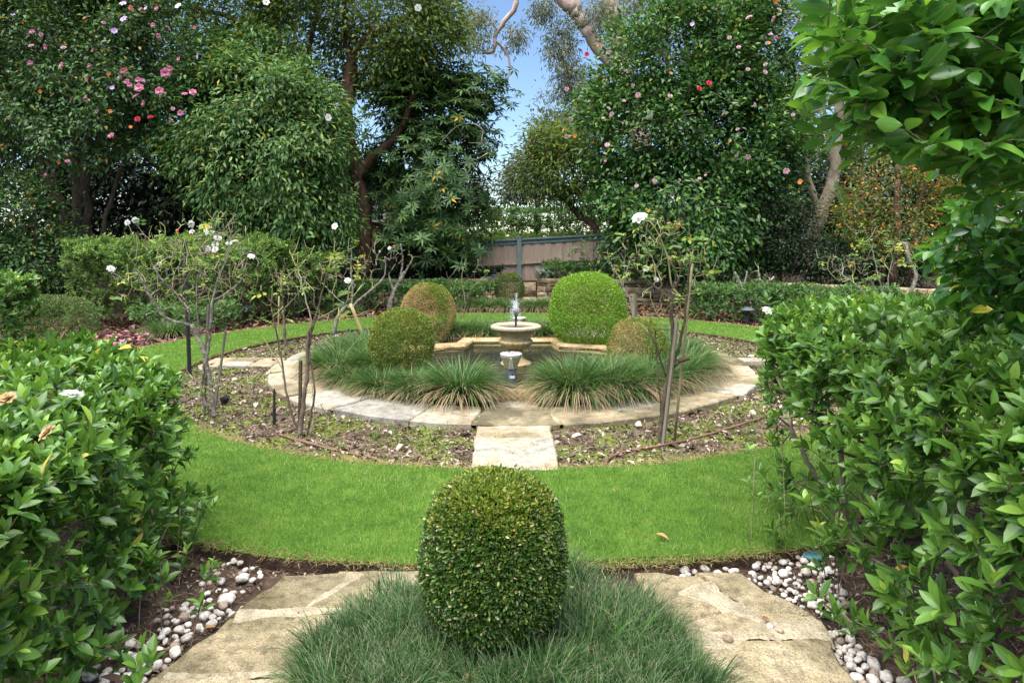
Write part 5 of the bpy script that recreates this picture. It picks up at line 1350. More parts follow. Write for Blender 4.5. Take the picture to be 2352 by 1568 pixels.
MB().box((xm, FY - .045, zt(xm) - .62), (L, .07, .045), shear=FS).build('rail', M['fence_board'], fe)
for px in (-2.25 * 3 + .2, -4.2, -2.0, .19, 2.42, 4.6):
    mb = MB(); mb.box((px, FY - .075, (zt(px) + .04 + .4) / 2 + .02), (.115, .10, zt(px) - .36))
    mb.box((px, FY - .075, zt(px) + .085), (.15, .14, .03))
    mb.build('post', M['fence_trim'], fe)

# ------------------------------------------------------------------ brick house glimpsed through the trees
m, nt, out = new_mat('brick'); N, K = nt.nodes, nt.links
tc_ = N.new('ShaderNodeNewGeometry'); mp = N.new('ShaderNodeMapping'); mp.inputs['Rotation'].default_value = (math.radians(90), 0, 0)
K.new(tc_.outputs['Position'], mp.inputs[0])
sx = N.new('ShaderNodeSeparateXYZ'); cxy = N.new('ShaderNodeCombineXYZ'); K.new(tc_.outputs['Position'], sx.inputs[0])
ad = N.new('ShaderNodeMath'); K.new(sx.outputs['X'], ad.inputs[0]); K.new(sx.outputs['Y'], ad.inputs[1])
K.new(ad.outputs[0], cxy.inputs[0]); K.new(sx.outputs['Z'], cxy.inputs[1])
br = N.new('ShaderNodeTexBrick'); br.inputs['Scale'].default_value = 1.0; br.inputs['Brick Width'].default_value = .30; br.inputs['Row Height'].default_value = .105; br.inputs['Mortar Size'].default_value = .012
br.inputs['Color1'].default_value = (.22, .060, .034, 1); br.inputs['Color2'].default_value = (.33, .105, .06, 1); br.inputs['Mortar'].default_value = (.52, .44, .38, 1)
K.new(cxy.outputs[0], br.inputs['Vector'])
p = N.new('ShaderNodeBsdfPrincipled'); p.inputs['Roughness'].default_value = .85; K.new(br.outputs[0], p.inputs['Base Color']); K.new(p.outputs[0], out.inputs[0])
M['brick'] = m
M['white_paint'] = solid('white_paint', [(.3, (.5, .5, .49)), (.7, (.6, .6, .59))], 4, .5, .05)
M['glass'] = solid('window_glass', [(.3, (.02, .025, .028)), (.7, (.05, .055, .055))], 1, .06, 0, .8)
M['roof_tile'] = solid('roof_tile', [(.3, (.20, .10, .08)), (.7, (.31, .19, .155))], 6, .8, .6)
hY = 24.5
hx1 = at(937, 500, hY)[0]; hx0 = hx1 - 8.5; ez = at(0, 424, hY)[2]
ho = thing('brick_house', 'red brick house with a white sash window, glimpsed behind the rhododendron', 'house', (hx1 - 4, hY + 3, 0))
wx0, wx1 = at(842, 0, hY)[0], at(886, 0, hY)[0]; wz0, wz1 = at(0, 510, hY)[2], at(0, 440, hY)[2]
mb = MB()
mb.box(((hx0 + wx0) / 2, hY + .15, ez / 2), (wx0 - hx0, .3, ez)); mb.box(((wx1 + hx1) / 2, hY + .15, ez / 2), (hx1 - wx1, .3, ez))
mb.box(((wx0 + wx1) / 2, hY + .15, wz0 / 2), (wx1 - wx0, .3, wz0)); mb.box(((wx0 + wx1) / 2, hY + .15, (wz1 + ez) / 2), (wx1 - wx0, .3, ez - wz1))
mb.box((hx1 - .15, hY + 3.15, ez / 2), (.3, 5.7, ez)); mb.box((hx0 + .15, hY + 3.15, ez / 2), (.3, 5.7, ez))
mb.build('wall', M['brick'], ho)
MB().box((xm := (hx0 + hx1) / 2, hY - .35, ez + .07), (hx1 - hx0 + .9, .06, .20)).build('gutter', M['white_paint'], ho)
rb = MB(); b0 = [(hx0 - .45, hY - .40, ez + .1), (hx1 + .45, hY - .40, ez + .1), (hx1 + .45, hY + 6.4, ez + .1), (hx0 - .45, hY + 6.4, ez + .1), (hx0 + 3, hY + 3, ez + 1.3), (hx1 - 3, hY + 3, ez + 1.3)]
rb.v = b0; rb.f = [(0, 1, 5, 4), (1, 2, 5), (2, 3, 4, 5), (3, 0, 4), (3, 2, 1, 0)]
rb.build('roof', M['roof_tile'], ho)
wi = MB()
wx, wz, ww, wh = (wx0 + wx1) / 2, (wz0 + wz1) / 2, wx1 - wx0, wz1 - wz0
for s in (-1, 1): wi.box((wx + s * (ww / 2 - .04), hY + .04, wz), (.08, .10, wh))
for z_ in (wz0 + .04, wz, wz1 - .04): wi.box((wx, hY + .045, z_), (ww - .162, .10, .075))
wi.box((wx, hY + .05, wz), (.045, .07, wh - .16)); 
for z_ in (wz - wh / 4, wz + wh / 4): wi.box((wx, hY + .052, z_), (ww - .162, .06, .04))
wo_ = wi.build('window', M['white_paint'], ho)
MB().box((wx, hY + .11, wz), (ww - .02, .02, wh - .02)).build('pane', M['glass'], wo_)

# ------------------------------------------------------------------ roses
def rose(label, Z, trunks, radii, blobs, n, nl, flowers=(), hips=(), r0=.0029, bark='bark_grey', step=.06, jit=.5, group='standard roses in the round bed', seed=0., leafL=.045, shell=.2, thick=.0085, direct_leaves=()):
    tr = [smooth_line([at(p[0], p[1], Z, 0) + A([0, (p[2] if len(p) > 2 else 0), 0]) for p in q], .06, .004) for q in trunks]
    base = tr[0][0].copy()
    for q in tr[:1]: q[0][2] = min(q[0][2], 0.0)
    t = thing('rose_bush', label, 'rose', (base[0], base[1], 0), group)
    T = blob_targets([(c, r) for c, r in blobs], n, -.5, 2, seed, shell) if n else np.zeros((0, 3))
    fl = [at(f[0], f[1], Z, 0) + A([0, rng.normal() * .06 - .05, 0]) for f in flowers]; hp = [at(*f, Z) + A([0, -.05, 0]) for f in hips]
    T2 = np.vstack([T] + ([A(fl)] if fl else []) + ([A(hp)] if hp else []))
    ch = grow(tr, T2, r0, 2.3, step, jit, rmin=radii, lat=.9)
    G = Geo(); chains_geo(G, ch, thick, 9, big=.012)
    if G.v: G.build('stem', M[bark], t)
    G = Geo(); chains_geo(G, ch, 0, thick, big=.012)
    ends = [c[0] for c in ch if c[1].max() < thick]
    for p_ in ends:                               # side spurs
        for _ in range(2):
            if len(p_) > 2 and random.random() < .75:
                q = p_[random.randrange(1, len(p_))]; d = nrm(p_[-1] - p_[0] + rng.normal(size=3) * .5 * np.linalg.norm(p_[-1] - p_[0]))
                l_ = random.uniform(.05, .16); tube(G, A([q, q + d * l_ * .5 + rng.normal(size=3) * .01, q + d * l_ + A([0, 0, l_ * .25])]), [r0 * .9, r0 * .8, r0 * .6], 3, cap=False)
    if G.v: G.build('canes', M['cane'], t)
    if nl:
        G = Geo(); src = T if len(T) else T2
        w_ = np.clip(src[:, 2] - src[:, 2].min(), .05, None) ** .6; w_ = w_ / w_.sum()
        for i in rng.choice(len(src), nl, p=w_):
            c = src[i] + rng.normal(size=3) * .03; ax = nrm(rng.normal(size=3) * A([1, 1, .6]) + A([0, -.1, .0])); s_ = nrm(np.cross(ax, [0, 0, 1.])); L_f = leafL * random.uniform(.7, 1.3)
            P = A([c, c + ax * L_f * .9, c + ax * L_f * .9, c + ax * L_f * 1.7, c + ax * L_f * 1.7, c + ax * L_f * 2.3]); D = A([ax + s_ * 0, ax * .4 + s_, ax * .4 - s_, ax * .4 + s_, ax * .4 - s_, ax])
            leaves(G, P[1:], D[1:] + A([0, 0, -.15]), np.tile(A([0, -.6, .8]) + rng.normal(size=3) * .7, (5, 1)) + rng.normal(size=(5, 3)) * .3, L_f, L_f * .6, 1, .2, .2, rnd=np.clip(random.random() + rng.normal(size=5) * .08, 0, 1))
        G.build('leaves', M['rose_leaf'], t)
    for f, p_ in zip(flowers, fl): flower('white', p_, .78 * (f[2] if len(f) > 2 else .042), (rng.normal() * .4, -.8, .5), t)
    for p_ in hp: link_mesh('hip', HIP, t, p_ - np.array(t.location), (0, 0, 0), (.014,) * 3)
    return t
_h = Geo(); _h.add(BUD_V := np.array([(r_ * math.cos(i * .785), r_ * math.sin(i * .785), z_) for r_, z_ in ((.3, -1), (.85, -.6), (1, 0), (.8, .6), (.4, .95), (.05, 1)) for i in range(8)]), T_); HIP = _h.mesh('hip', M['hip'])
Zr = 6.32
rose('big spreading rose with white blooms and bare pale branches, by the black post', Zr,
     [[(492, 962), (486, 900), (474, 830), (458, 780), (440, 745)], [(486, 958), (464, 890), (478, 800), (484, 740), (488, 690)], [(440, 745), (400, 738), (375, 725), (345, 680), (318, 632), (306, 616)], [(486, 710), (492, 690), (530, 668), (556, 640), (565, 605)],
      [(440, 745), (430, 710), (400, 670), (370, 640)], [(488, 690), (500, 640), (520, 600)], [(458, 780), (452, 700), (455, 640), (470, 590)]],
     [(.020, .016), (.014, .011), (.016, .008), (.015, .007), (.009, .004), (.009, .004), (.008, .004)],
     [ell(330, 640, Zr, 80, 65, .35), ell(440, 640, Zr, 130, 90, .4), ell(545, 620, Zr, 50, 80, .3), ell(500, 530, Zr, 80, 50, .3), ell(430, 560, Zr, 120, 60, .35), ell(460, 890, Zr, 55, 40, .2)], 560, 60,
     [(300, 505, .045), (308, 512, .04), (435, 514, .05), (487, 530, .065), (455, 533, .035), (510, 547, .05), (540, 556, .05), (497, 562, .045), (592, 588, .045), (275, 616, .05), (480, 571, .042), (508, 573, .045), (372, 605, .03), (524, 560, .04)], [(413, 530), (494, 580)], seed=1., r0=.0033)
tr_ = [[(690, 1005), (698, 920), (708, 850), (706, 790), (716, 740)], [(694, 1012), (664, 930), (650, 850), (636, 770), (622, 700)], [(704, 1002), (722, 900), (712, 800), (735, 690), (760, 600)], [(712, 1005), (722, 950), (716, 880)], [(716, 740), (690, 640), (665, 575)], [(716, 740), (790, 700), (838, 650)], [(650, 850), (600, 770)]]
rose('thin almost leafless rose with upright canes, at the left of the paved ring', 5.73, tr_, [(.022, .012), (.011, .005), (.010, .005), (.008, .003), (.006, .003), (.006, .003), (.005, .003)],
     [ell(745, 640, 5.73, 100, 110, .35), ell(680, 600, 5.73, 40, 60, .2), ell(640, 720, 5.73, 40, 50, .2), ell(800, 700, 5.73, 60, 40, .2), ell(740, 950, 5.73, 25, 40, .1)], 85, 18, [(797, 645, .04)], [], bark='twig', seed=2.)
rose('small pruned rose with ruddy crown, on the left lawn before the azalea mound', 10.4, [[(658, 805), (654, 760), (650, 712)], [(650, 712), (620, 690), (600, 665)], [(650, 712), (680, 680), (700, 650)], [(650, 712), (648, 670), (640, 640)]],
     [(.026, .018), (.012, .006), (.012, .006), (.01, .006)], [ell(650, 645, 10.4, 60, 50, .35)], 70, 16, [], [], r0=.004, bark='twig', seed=3., group='roses beyond the round bed')
rose('rose with lichened leaning trunk, left of the half brown box ball', 11.4, [[(768, 760), (776, 730), (786, 714), (796, 702), (806, 708)], [(806, 708), (832, 682), (860, 660), (878, 642), (886, 622), (884, 590)], [(806, 708), (810, 660), (806, 620), (808, 580)], [(806, 708), (780, 690), (740, 650)]],
     [(.038, .03), (.024, .010), (.018, .008), (.012, .006)], [ell(840, 600, 11.4, 70, 60, .4), ell(780, 590, 11.4, 60, 60, .4)], 75, 28, [(797, 646, .06), (897, 570, .045), (876, 577, .03)], [(906, 565)], r0=.004, seed=4., group='roses beyond the round bed')
rose('grey lichened leafless rose stump before the left stone wall', 15.3, [[(895, 722), (896, 700), (906, 670), (916, 650), (930, 625)], [(906, 670), (898, 650), (893, 630)], [(916, 650), (925, 600), (920, 560)], [(930, 625), (950, 590)]], [(.07, .04), (.03, .02), (.025, .012), (.02, .01)],
     [ell(920, 600, 15.3, 40, 45, .3)], 26, 0, [], [], r0=.007, seed=5., group='roses beyond the round bed', thick=.012)
rose('spindly green stemmed rose before the wall, right of the half brown box ball', 13.4, [[(1063, 738), (1068, 690), (1060, 640), (1070, 595)], [(1065, 720), (1050, 670), (1030, 640)], [(1068, 690), (1095, 650), (1120, 630)]], [(.012, .006), (.008, .004), (.008, .004)],
     [ell(1075, 620, 13.4, 50, 40, .3)], 16, 8, [], [], r0=.004, seed=6., group='roses beyond the round bed', bark='cane')
rose('tall standard rose with one big white bloom, right of the paved ring', 5.52,
     [[(1517, 1028), (1522, 950), (1532, 880), (1545, 800), (1543, 720), (1546, 665)], [(1545, 690), (1520, 672), (1490, 645), (1455, 610), (1430, 560)], [(1534, 870), (1512, 810), (1490, 765), (1465, 738)], [(1528, 900), (1568, 760), (1580, 650), (1592, 575)], [(1546, 665), (1560, 640), (1565, 600), (1540, 520)], [(1546, 665), (1530, 580), (1500, 520), (1470, 500)], [(1520, 960), (1512, 860), (1505, 760)], [(1592, 600), (1625, 640), (1648, 590)], [(1545, 840), (1560, 830), (1582, 822)]],
     [(.026, .013), (.013, .006), (.009, .004), (.012, .006), (.008, .004), (.008, .004), (.008, .005), (.005, .003), (.016, .02)],
     [ell(1530, 610, 5.52, 90, 110, .35), ell(1465, 570, 5.52, 45, 60, .25), ell(1605, 600, 5.52, 45, 60, .25), ell(1530, 520, 5.52, 70, 35, .25), ell(1540, 720, 5.52, 70, 50, .25)], 210, 46, [(1460, 503, .075), (1472, 498, .06), (1482, 616, .038), (1508, 642, .034)], [(1583, 551), (1556, 517)], seed=7., leafL=.044, bark='bark')
rose('bare pruned grey rose with stubby limbs, before the low right azalea hedge', 13.6, [[(1733, 735), (1732, 700), (1728, 686), (1708, 666), (1694, 640), (1687, 625)], [(1732, 690), (1740, 675), (1757, 658), (1778, 636)], [(1708, 666), (1712, 640), (1716, 622)], [(1757, 658), (1745, 640), (1742, 615)]], [(.06, .025), (.04, .022), (.025, .015), (.02, .01)],
     [ell(1740, 625, 13.6, 45, 25, .2)], 7, 0, [], [], r0=.006, seed=8., group='roses beyond the round bed', thick=.012)
rose('open rose with one thick lichened limb and yellowish leaves, behind the right hedge', 8.6, [[(2035, 760), (2048, 715), (2062, 692), (2092, 668), (2104, 632), (2088, 598), (2082, 560)], [(2035, 760), (2010, 700), (1960, 650), (1920, 620)], [(2035, 760), (2030, 690), (2010, 600), (1985, 520)], [(2035, 760), (2020, 680), (1990, 630)], [(2048, 715), (2040, 650), (2050, 590)]], [(.034, .02), (.014, .006), (.01, .004), (.01, .005), (.01, .005)],
     [ell(1960, 610, 8.6, 85, 55, .45), ell(2060, 590, 8.6, 60, 60, .4), ell(1990, 530, 8.6, 30, 40, .2)], 120, 60, [], [(2098, 562), (1950, 610)], r0=.003, seed=9., group='roses beyond the round bed')
rose('wiry rose on a short stake between the lime green ball and the right standard rose', 13.2, [[(1455, 735), (1448, 690), (1430, 660), (1425, 640)], [(1430, 660), (1440, 620), (1450, 590)], [(1425, 640), (1405, 610), (1395, 580)]], [(.022, .014), (.012, .006), (.012, .006)],
     [ell(1425, 610, 13.2, 50, 50, .4)], 60, 18, [], [], r0=.004, seed=10., group='roses beyond the round bed')
rose('small leafy rose against the timber fence, behind the lime green ball', 16.9, [[(1362, 640), (1364, 610), (1366, 590)], [(1364, 610), (1350, 590), (1330, 570)]], [(.02, .012), (.012, .006)], [ell(1350, 580, 16.9, 50, 35, .3)], 34, 26, [], [], r0=.005, seed=11., group='roses beyond the round bed', leafL=.06)

# stakes and posts
M['stake'] = solid('stake_timber', [(.3, (.11, .095, .07)), (.55, (.20, .175, .13)), (.75, (.26, .245, .19))], 16, .9, .5, .1, stretch=(1, 1, .15))
M['stake_tan'] = solid('stake_tan', [(.3, (.27, .20, .09)), (.7, (.42, .32, .16))], 10, .8, .3, .2, stretch=(1, 1, .2))
def stake(label, a, b, Z, r, mat='stake', sides=5, group='timber stakes holding roses', dz=0.0, name='wooden_stake', cat='stake'):
    G = Geo(); p0, p1 = at(*a, Z, dz), at(*b, Z, dz)
    p0[2] = min(p0[2], -.02)
    tube(G, A([p0, p0 * .7 + p1 * .3, p0 * .3 + p1 * .7, p1]), r, sides)
    return tag(G.build(name, M[mat], smooth=sides > 5), label, cat, group)
stake('short rough stake tied to the thin left rose', (688, 1006), (690, 828), 5.76, .017, 'bark')
stake('long grey stake crossing the trunk of the big left rose', (468, 952), (478, 700), 6.4, .015)
stake('second grey stake leaning right beside the big left rose', (492, 920), (518, 760), 6.6, .013)
stake('grey square stake beside the tall right standard rose', (1522, 1020), (1556, 727), 5.48, .017, 'stake', 4)
stake('thin green bamboo stake in the crown of the tall right rose', (1548, 960), (1590, 605), 5.6, .011, 'cane', 6)
stake('yellowish leaning stake of the lichened rose', (838, 757), (805, 697), 11.2, .03, 'stake_tan', 6)
stake('thin tan stake of the small pruned rose by the left lawn', (638, 815), (641, 680), 10.5, .012, 'stake_tan', 6)
stake('short weathered stake of the wiry rose behind the brown box ball', (1456, 735), (1458, 676), 13.1, .045, 'stake', 4)
stake('pale stake of the bare pruned grey rose', (1714, 740), (1717, 680), 13.5, .03, 'stake', 4)
G = Geo(); p0, p1 = at(436, 862, 8.2), at(424, 552, 8.2); p0[2] = -.02
tube(G, A([p0, p1]), .026, 4); pk_ = tag(G.build('star_picket', M['black_plastic'], smooth=False), 'tall black metal star picket behind the big left rose', 'post')

# black irrigation spike, little pot light, path lights
sp_ = thing('garden_spike', 'short black garden spike standing in the left bed beside the paved ring', 'spike', gnd(630, 978))
MB().lathe([(.014, -.02), (.016, .16), (.010, .162), (.012, .30), (.004, .335)], 10, tuple(gnd(630, 978))).build('shaft', M['black_plastic'], sp_, True)
pl_ = thing('spot_light', 'tiny black garden spot light under the big left rose', 'lamp', gnd(516, 932))
MB().lathe([(.03, 0), (.034, .05), (.044, .06), (.048, .085), (.038, .085), (.034, .07)], 14, tuple(gnd(516, 932))).build('housing', M['black_plastic'], pl_, True)
for p_, lab in ((at(1717, 712, 13.0), 'black mushroom path light in the red mulch at the right'), (at(568, 700, 13.3), 'black path light under the azalea mound')):
    p_[2] = 0
    l_ = thing('path_light', lab, 'lamp', p_, 'black garden path lights')
    MB().lathe([(.035, 0), (.03, .28)], 12, tuple(p_)).build('stem', M['black_plastic'], l_, True)
    MB().lathe([(.13, .27), (.135, .285), (.08, .325), (.02, .335)], 20, tuple(p_)).build('cap', M['grey_paint'], l_, True)

# irrigation hoses
M['hose'] = solid('brown_hose', [(.3, (.11, .055, .035)), (.7, (.19, .105, .07))], 12, .5, .1, .35)
def hose(label, pts, r=.011):
    q = smooth_line([gnd(x, y, .018 + (.02 if i % 2 else 0)) for i, (x, y) in enumerate(pts)], .05, .002); G = Geo(); tube(G, q, r, 8)
    return tag(G.build('irrigation_hose', M['hose']), label, 'hose', 'brown irrigation hoses on the beds')
hose('brown irrigation hose from the thin left rose to the lawn edge', [(640, 997), (700, 1015), (790, 1038), (850, 1050), (900, 1068), (918, 1078)])
hose('brown irrigation hose curving along the right front bed', [(1385, 1075), (1402, 1050), (1450, 1034), (1520, 1022), (1600, 1005), (1700, 975), (1760, 955)])
hose('thin brown hose on the back right of the bed near the lawn', [(1575, 768), (1610, 772), (1650, 780), (1690, 790)])
ta_ = thing('garden_tap', 'small dark garden tap and pipe along the left stone wall', 'tap', at(1120, 640, 16.6))
G = Geo(); tube(G, A([at(1103, 638, 16.6), at(1136, 638, 16.6)]), .02, 6); tube(G, A([at(1136, 632, 16.58), at(1136, 646, 16.58)]), .018, 6); tube(G, A([at(1130, 632, 16.56), at(1142, 632, 16.56)]), .012, 6)
G.build('pipe', M['grey_paint'], ta_)
# blue green drain grate among the pebbles
M['grate'] = solid('grate_blue', [(.3, (.04, .12, .14)), (.7, (.10, .22, .25))], 30, .6, .2)
G = Geo(); c = gnd(1868, 1276, .03)
tube(G, A([c + A([.045 * math.cos(a), .04 * math.sin(a), 0]) for a in np.linspace(0, 6.283, 20)]), .007, 5)
for k in range(-5, 6):
    h_ = math.sqrt(max(0, 1 - (k / 5.6) ** 2))
    tube(G, A([c + A([.045 * k / 5.6, -.04 * h_, .003]), c + A([.045 * k / 5.6, .04 * h_, .003])]), .0035, 4); tube(G, A([c + A([-.045 * h_, .04 * k / 5.6, 0]), c + A([.045 * h_, .04 * k / 5.6, 0])]), .0035, 4)
tag(G.build('drain_grate', M['grate']), 'round blue green plastic drain grate among the right pebbles', 'grate')

# ------------------------------------------------------------------ pebbles
def ico(sub=2):
    import bmesh
    bm = bmesh.new(); bmesh.ops.create_icosphere(bm, subdivisions=sub, radius=1)
    V = A([v.co[:] for v in bm.verts]); T = A([[v.index for v in f.verts] for f in bm.faces]); bm.free(); return V, T
IV, IT = ico(3)
M['pebble'] = solid('pebble', [(.2, (.26, .215, .175)), (.42, (.42, .37, .32)), (.6, (.53, .495, .455)), (.8, (.42, .395, .38))], 14, .7, .2, .3, grain=.45, gscale=90)
M['pebble_tan'] = solid('pebble_tan', [(.25, (.16, .11, .08)), (.5, (.30, .225, .17)), (.75, (.38, .31, .25))], 12, .7, .2, .3, grain=.45, gscale=90)
PEB = []
for k in range(9):
    s = A([1, random.uniform(.62, .9), random.uniform(.5, .75)])
    sk = wob(IV, 1.5, k * 1.3)[:, None] * .13 + wob(IV, 3.4, k * 2.1)[:, None] * .035
    V = IV * (1 + sk) * s
    me = Geo().add(V, IT).mesh('pebble', M['pebble_tan'] if k >= 7 else M['pebble']); PEB.append(me)
def fill(poly, n, rmin, rmax, existing, tries=60):
    poly = A(poly, dtype=float); lo, hi = poly.min(0), poly.max(0); out = []
    for _ in range(n * tries):
        if len(out) >= n: break
        p = lo + (hi - lo) * rng.random(2)
        if not inside(p, poly): continue
        r = rmin + (rmax - rmin) * rng.random() ** 1.6
        q = gnd(p[0], p[1])
        if all((q[0] - e[0]) ** 2 + (q[1] - e[1]) ** 2 > ((r + e[2]) * .80) ** 2 for e in existing):
            existing.append((q[0], q[1], r)); out.append((q[0], q[1], r))
    return out
def pebbles(spots, label, group, tanp=.16, z=0.004):
    for x, y, r in spots:
        me = PEB[random.choice((7, 8))] if random.random() < tanp else PEB[random.randrange(7)]
        o = link_mesh('pebble', me, None, (x, y, z + r * .24), (rng.normal() * .25, rng.normal() * .25, random.uniform(0, 6.28)), (r, r, r))
        tag(o, label, 'pebble', group)
ex = []
pebbles([(*gnd(318, 1527)[:2], .045)], 'largest smooth white pebble, by the left path edge at the bottom left', None, 0)
pebbles([(*gnd(520, 1382)[:2], .040)], 'big pinkish block shaped pebble halfway up the left pebble bed', None, 0)
pebbles([(*gnd(557, 1333)[:2], .034)], 'large white pebble nearest the lawn in the left bed', None, 0)
for a_, b_ in ((318, 1527), (520, 1382), (557, 1333)): ex.append((*gnd(a_, b_)[:2], .045))
pebbles(fill([(505, 1290), (540, 1260), (590, 1300), (600, 1330), (560, 1365), (460, 1370), (440, 1335)], 26, .012, .024, ex), 'white pebble scattered on the needle litter left, near the lawn', 'scattered pebbles near the lawn at left')
pebbles(fill([(400, 1390), (545, 1370), (535, 1420), (430, 1470), (370, 1480), (360, 1420)], 40, .012, .026, ex), 'white or cream pebble lying in the middle of the left bed', 'pebbles in the middle of the left bed')
pebbles(fill([(300, 1480), (420, 1470), (380, 1545), (340, 1590), (180, 1600), (160, 1540), (230, 1500)], 42, .013, .027, ex), 'cream pebble at the bottom of the left bed under the gardenia', 'pebbles at the bottom of the left bed')
ex = []
pebbles(fill([(1520, 1325), (1620, 1305), (1700, 1310), (1700, 1340), (1640, 1335), (1540, 1345)], 18, .016, .030, ex), 'white pebble in the short row along the top edge of the right path', 'pebbles along the top of the right path')
pebbles(fill([(1745, 1290), (1780, 1262), (1870, 1255), (1920, 1290), (1950, 1400), (1930, 1430), (1850, 1400), (1770, 1370), (1715, 1335)], 120, .012, .028, ex), 'white pebble in the dense patch between right path and hedge', 'dense pebbles right of the path')
pebbles(fill([(1775, 1390), (1860, 1420), (1890, 1460), (1960, 1450), (1990, 1520), (2090, 1580), (1930, 1590), (1890, 1540), (1880, 1475)], 85, .014, .032, ex), 'large cream pebble in the band at the bottom right of the path', 'pebbles at the bottom right')
pebbles([(*gnd(1672, 1469, .05)[:2], .022)], 'lone brown stone lying on the right path slab', None, 1, .05)
pebbles([(*gnd(1768, 1440, .05)[:2], .018), (*gnd(1790, 1450, .05)[:2], .018)], 'small stone lying on the pale mortar of the right path', 'two stones on the right path', .5, .05)

# ------------------------------------------------------------------ litter
def scatter(fn, n, z=.0):
    P = fn(n); P = np.column_stack([P, np.full(len(P), z)]); return P[in_view(P)]
def annulus(r0, r1):
    def f(n):
        r = np.sqrt(rng.random(n) * (r1 ** 2 - r0 ** 2) + r0 ** 2); a = rng.random(n) * 6.283
        return np.stack([PC[0] + r * np.cos(a), PC[1] + r * np.sin(a)], -1)
    return f
def flat_leaves(G, P, L, W, lod=0, tilt=.35, z=.006):
    n = len(P); D = nrm(np.stack([*(rng.normal(size=(2, n))), rng.normal(size=n) * tilt], -1)); Nn = nrm(rng.normal(size=(n, 3)) * tilt + A([0, 0, 1.]))
    L = L * (.5 + rng.random(n)); leaves(G, P + np.stack([0 * L, 0 * L, z + L * .10 + .006 * rng.random(n)], -1), D, Nn, L, W * (.6 + .8 * rng.random(n)) * L / np.mean(L), lod, .4, .35)
G = Geo(); P = scatter(annulus(R_PATH1 + .02, R_LAWN0 - .02), 34000, .012); flat_leaves(G, P, .032, .012)
P = scatter(annulus(R_PATH1 + .02, R_LAWN0 - .02), 1500, .012); flat_leaves(G, P, .07, .032, 1)
kind(G.build('bark_mulch', M['mulch']), 'stuff')
G = Geo(); P = scatter(annulus(R_PATH1 + .02, R_LAWN0 - .04), 90000, .012)
P = P[(wob(P, 1.7, .7) + wob(P, 4.3, 2.) * .6 > .42)]
blades(G, P, rng.random(len(P)) * 6.28, .012 + .014 * rng.random(len(P)), rng.random(len(P)) * 1.1, .4, .006, 1)
kind(G.build('moss_patches', M['moss']), 'stuff')
G = Geo(); P = scatter(annulus(R_PATH1 + .04, R_LAWN0 - .06), 520, .012); P = P[wob(P, 1.3, 3.) > -.1]
P = np.repeat(P, 9, 0) + rng.normal(size=(len(P) * 9, 3)) * A([.012, .012, 0])
blades(G, P, rng.random(len(P)) * 6.28, .05 + .08 * rng.random(len(P)), .2 + rng.random(len(P)) * .6, .8 * rng.random(len(P)), .005, 3, rng.random(len(P)) * .8)
kind(G.build('weeds', M['grass']), 'stuff')
# red brown leaf litter of the outer beds
G = Geo()
P = scatter(annulus(R_LAWN1 + .06, 9.5), 60000, 0); P = P[(P[:, 1] > 7) & (np.hypot(P[:, 0], P[:, 1] - PC[1]) > R_LAWN1 + .04) & (rng.random(len(P)) < .75)]
flat_leaves(G, P, .10, .042, 0)
kind(G.build('leaf_litter', M['litter']), 'stuff')
G = Geo(); G2 = Geo()
def front_pts(n):
    P = np.stack([rng.uniform(-3.2, 3.2, n), rng.uniform(1.2, 4.6, n)], -1)
    k = (np.hypot(P[:, 0] - PC[0], P[:, 1] - PC[1]) > R_LAWN1 + .05) & (np.hypot(P[:, 0] + .03, P[:, 1] - 2.56) > .8) & ((np.abs(P[:, 0]) > .95))
    on = ((P[:, 0] > -1.5 + (P[:, 1] - 1.2) * .13) & (P[:, 0] < 0) & (P[:, 1] < 3.38)) | ((P[:, 0] > 0) & (P[:, 0] < 1.29) & (P[:, 1] < 3.3) & (P[:, 0] < 1.29 - np.maximum(0, P[:, 1] - 2.97) * .9))
    return P[k & ~on]
P = scatter(front_pts, 34000, -.004)
n = len(P); blades(G, P, rng.random(n) * 6.28, .04 + .06 * rng.random(n), 1.15 + rng.random(n) * .35, .2, .0028, 2)
M['needles'] = leaf_mat('needle_litter', [(0, (.05, .03, .02)), (.4, (.15, .09, .06)), (.75, (.27, .18, .12)), (1, (.40, .30, .21))], .85, .05, .2)
kind(G.build('needle_litter', M['needles']), 'stuff')
P = scatter(front_pts, 12000, -.004); flat_leaves(G2, P, .022, .010)
P = scatter(front_pts, 260, 0); flat_leaves(G2, P, .07, .03, 1)
kind(G2.build('leaf_mulch', M['mulch']), 'stuff')
# petals
G = Geo(); P = np.vstack([scatter(annulus(R_PATH1, R_LAWN0), 260, .03), scatter(annulus(R_LAWN1 + .05, R_LAWN1 + 1.0), 1500, .02)[::2]]); P = P[P[:, 1] > 4.2]
flat_leaves(G, P, .032, .022, 1, .2); kind(G.build('fallen_petals', M['petal_pale']), 'stuff')
G = Geo(); c = A([-5.9, 11.4, .02]); P = c + rng.normal(size=(90, 3)) * A([.55, .5, 0]); flat_leaves(G, P, .09, .06, 1, .2); kind(G.build('pink_petals', M['petal_pink']), 'stuff')
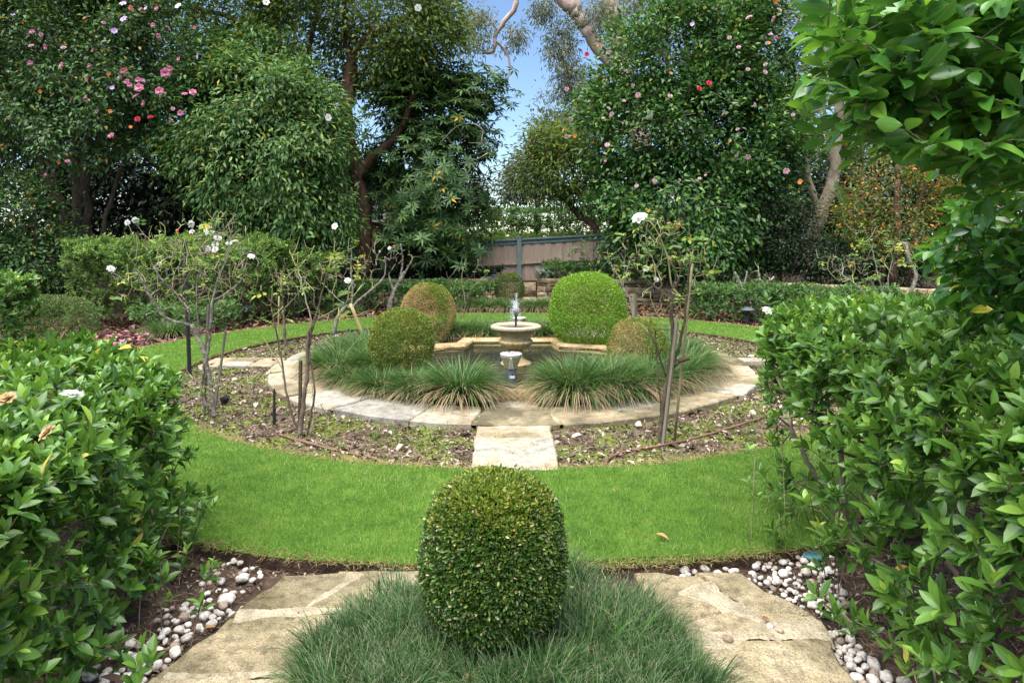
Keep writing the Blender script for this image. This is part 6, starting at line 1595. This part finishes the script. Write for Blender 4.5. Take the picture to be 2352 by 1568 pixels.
# single fallen leaves
M['dead_leaf'] = leaf_mat('dead_leaf', [(0, (.10, .045, .025)), (.5, (.24, .11, .05)), (1, (.40, .20, .08))], .6, .1, .35)
_g = Geo(); leaves(_g, [(0, -.5, 0)], [(0, 1, 0)], [(0, 0, 1.)], 1.0, .42, 3, .5, .35, .5); DL = _g.mesh('dead_leaf', M['dead_leaf'])
_g = Geo(); leaves(_g, [(0, -.5, 0)], [(0, 1, 0)], [(0, 0, 1.)], 1.0, .42, 3, .4, .3, .95); DL2 = _g.mesh('tan_leaf', M['dead_leaf'])
def dead(px, py, z, L, label, group=None, me=DL, stand=0.0):
    o = link_mesh('fallen_leaf', me, None, gnd(px, py, z) + A([0, 0, .012]), (stand + rng.normal() * .15, rng.normal() * .2, random.uniform(0, 6.28)), (L,) * 3)
    tag(o, label, 'leaf', group)
for px, py, z, L, lab in ((1152, 918, .06, .20, 'large curled red brown leaf below the front pond coping'), (1508, 970, .062, .05, 'small red leaf on the front of the paved ring'), (1185, 1510, .03, .11, 'big brown leaf in the mondo grass below the box dome'), (1060, 1520, .04, .10, 'brown leaf in the mondo grass left of the dome base'),
                           (1085, 1560, .05, .09, 'tan leaf at the bottom centre of the mondo grass'), (1548, 1292, .01, .10, 'long brown leaf at the right lawn edge'), (1515, 1310, .02, .06, 'orange leaf stuck upright at the right lawn edge'), (1524, 1234, .075, .075, 'yellowish leaf lying on the lawn at the right'),
                            (870, 1875 - 830, .02, .0, ''), (478, 1445, .01, .05, 'orange leaf among the left pebbles'), (365, 1430 + 70, .01, .10, 'long grey brown leaf by the left pebbles'), 
                           (1760, 1425, .055, .05, 'curled brown leaf on the right path mortar'), (1200, 1540, .05, .09, 'crumpled dark leaf under the dome'), (2070, 1310, .5, .09, 'orange brown leaf caught at the front of the right hedge'), (1410, 1130, .075, .035, 'small dry leaf on the right of the front lawn')):
    if L: dead(px, py, z, L, lab, None, DL2 if 'tan' in lab or 'yellow' in lab or 'orange' in lab else DL, 1.2 if 'upright' in lab else 0.3)
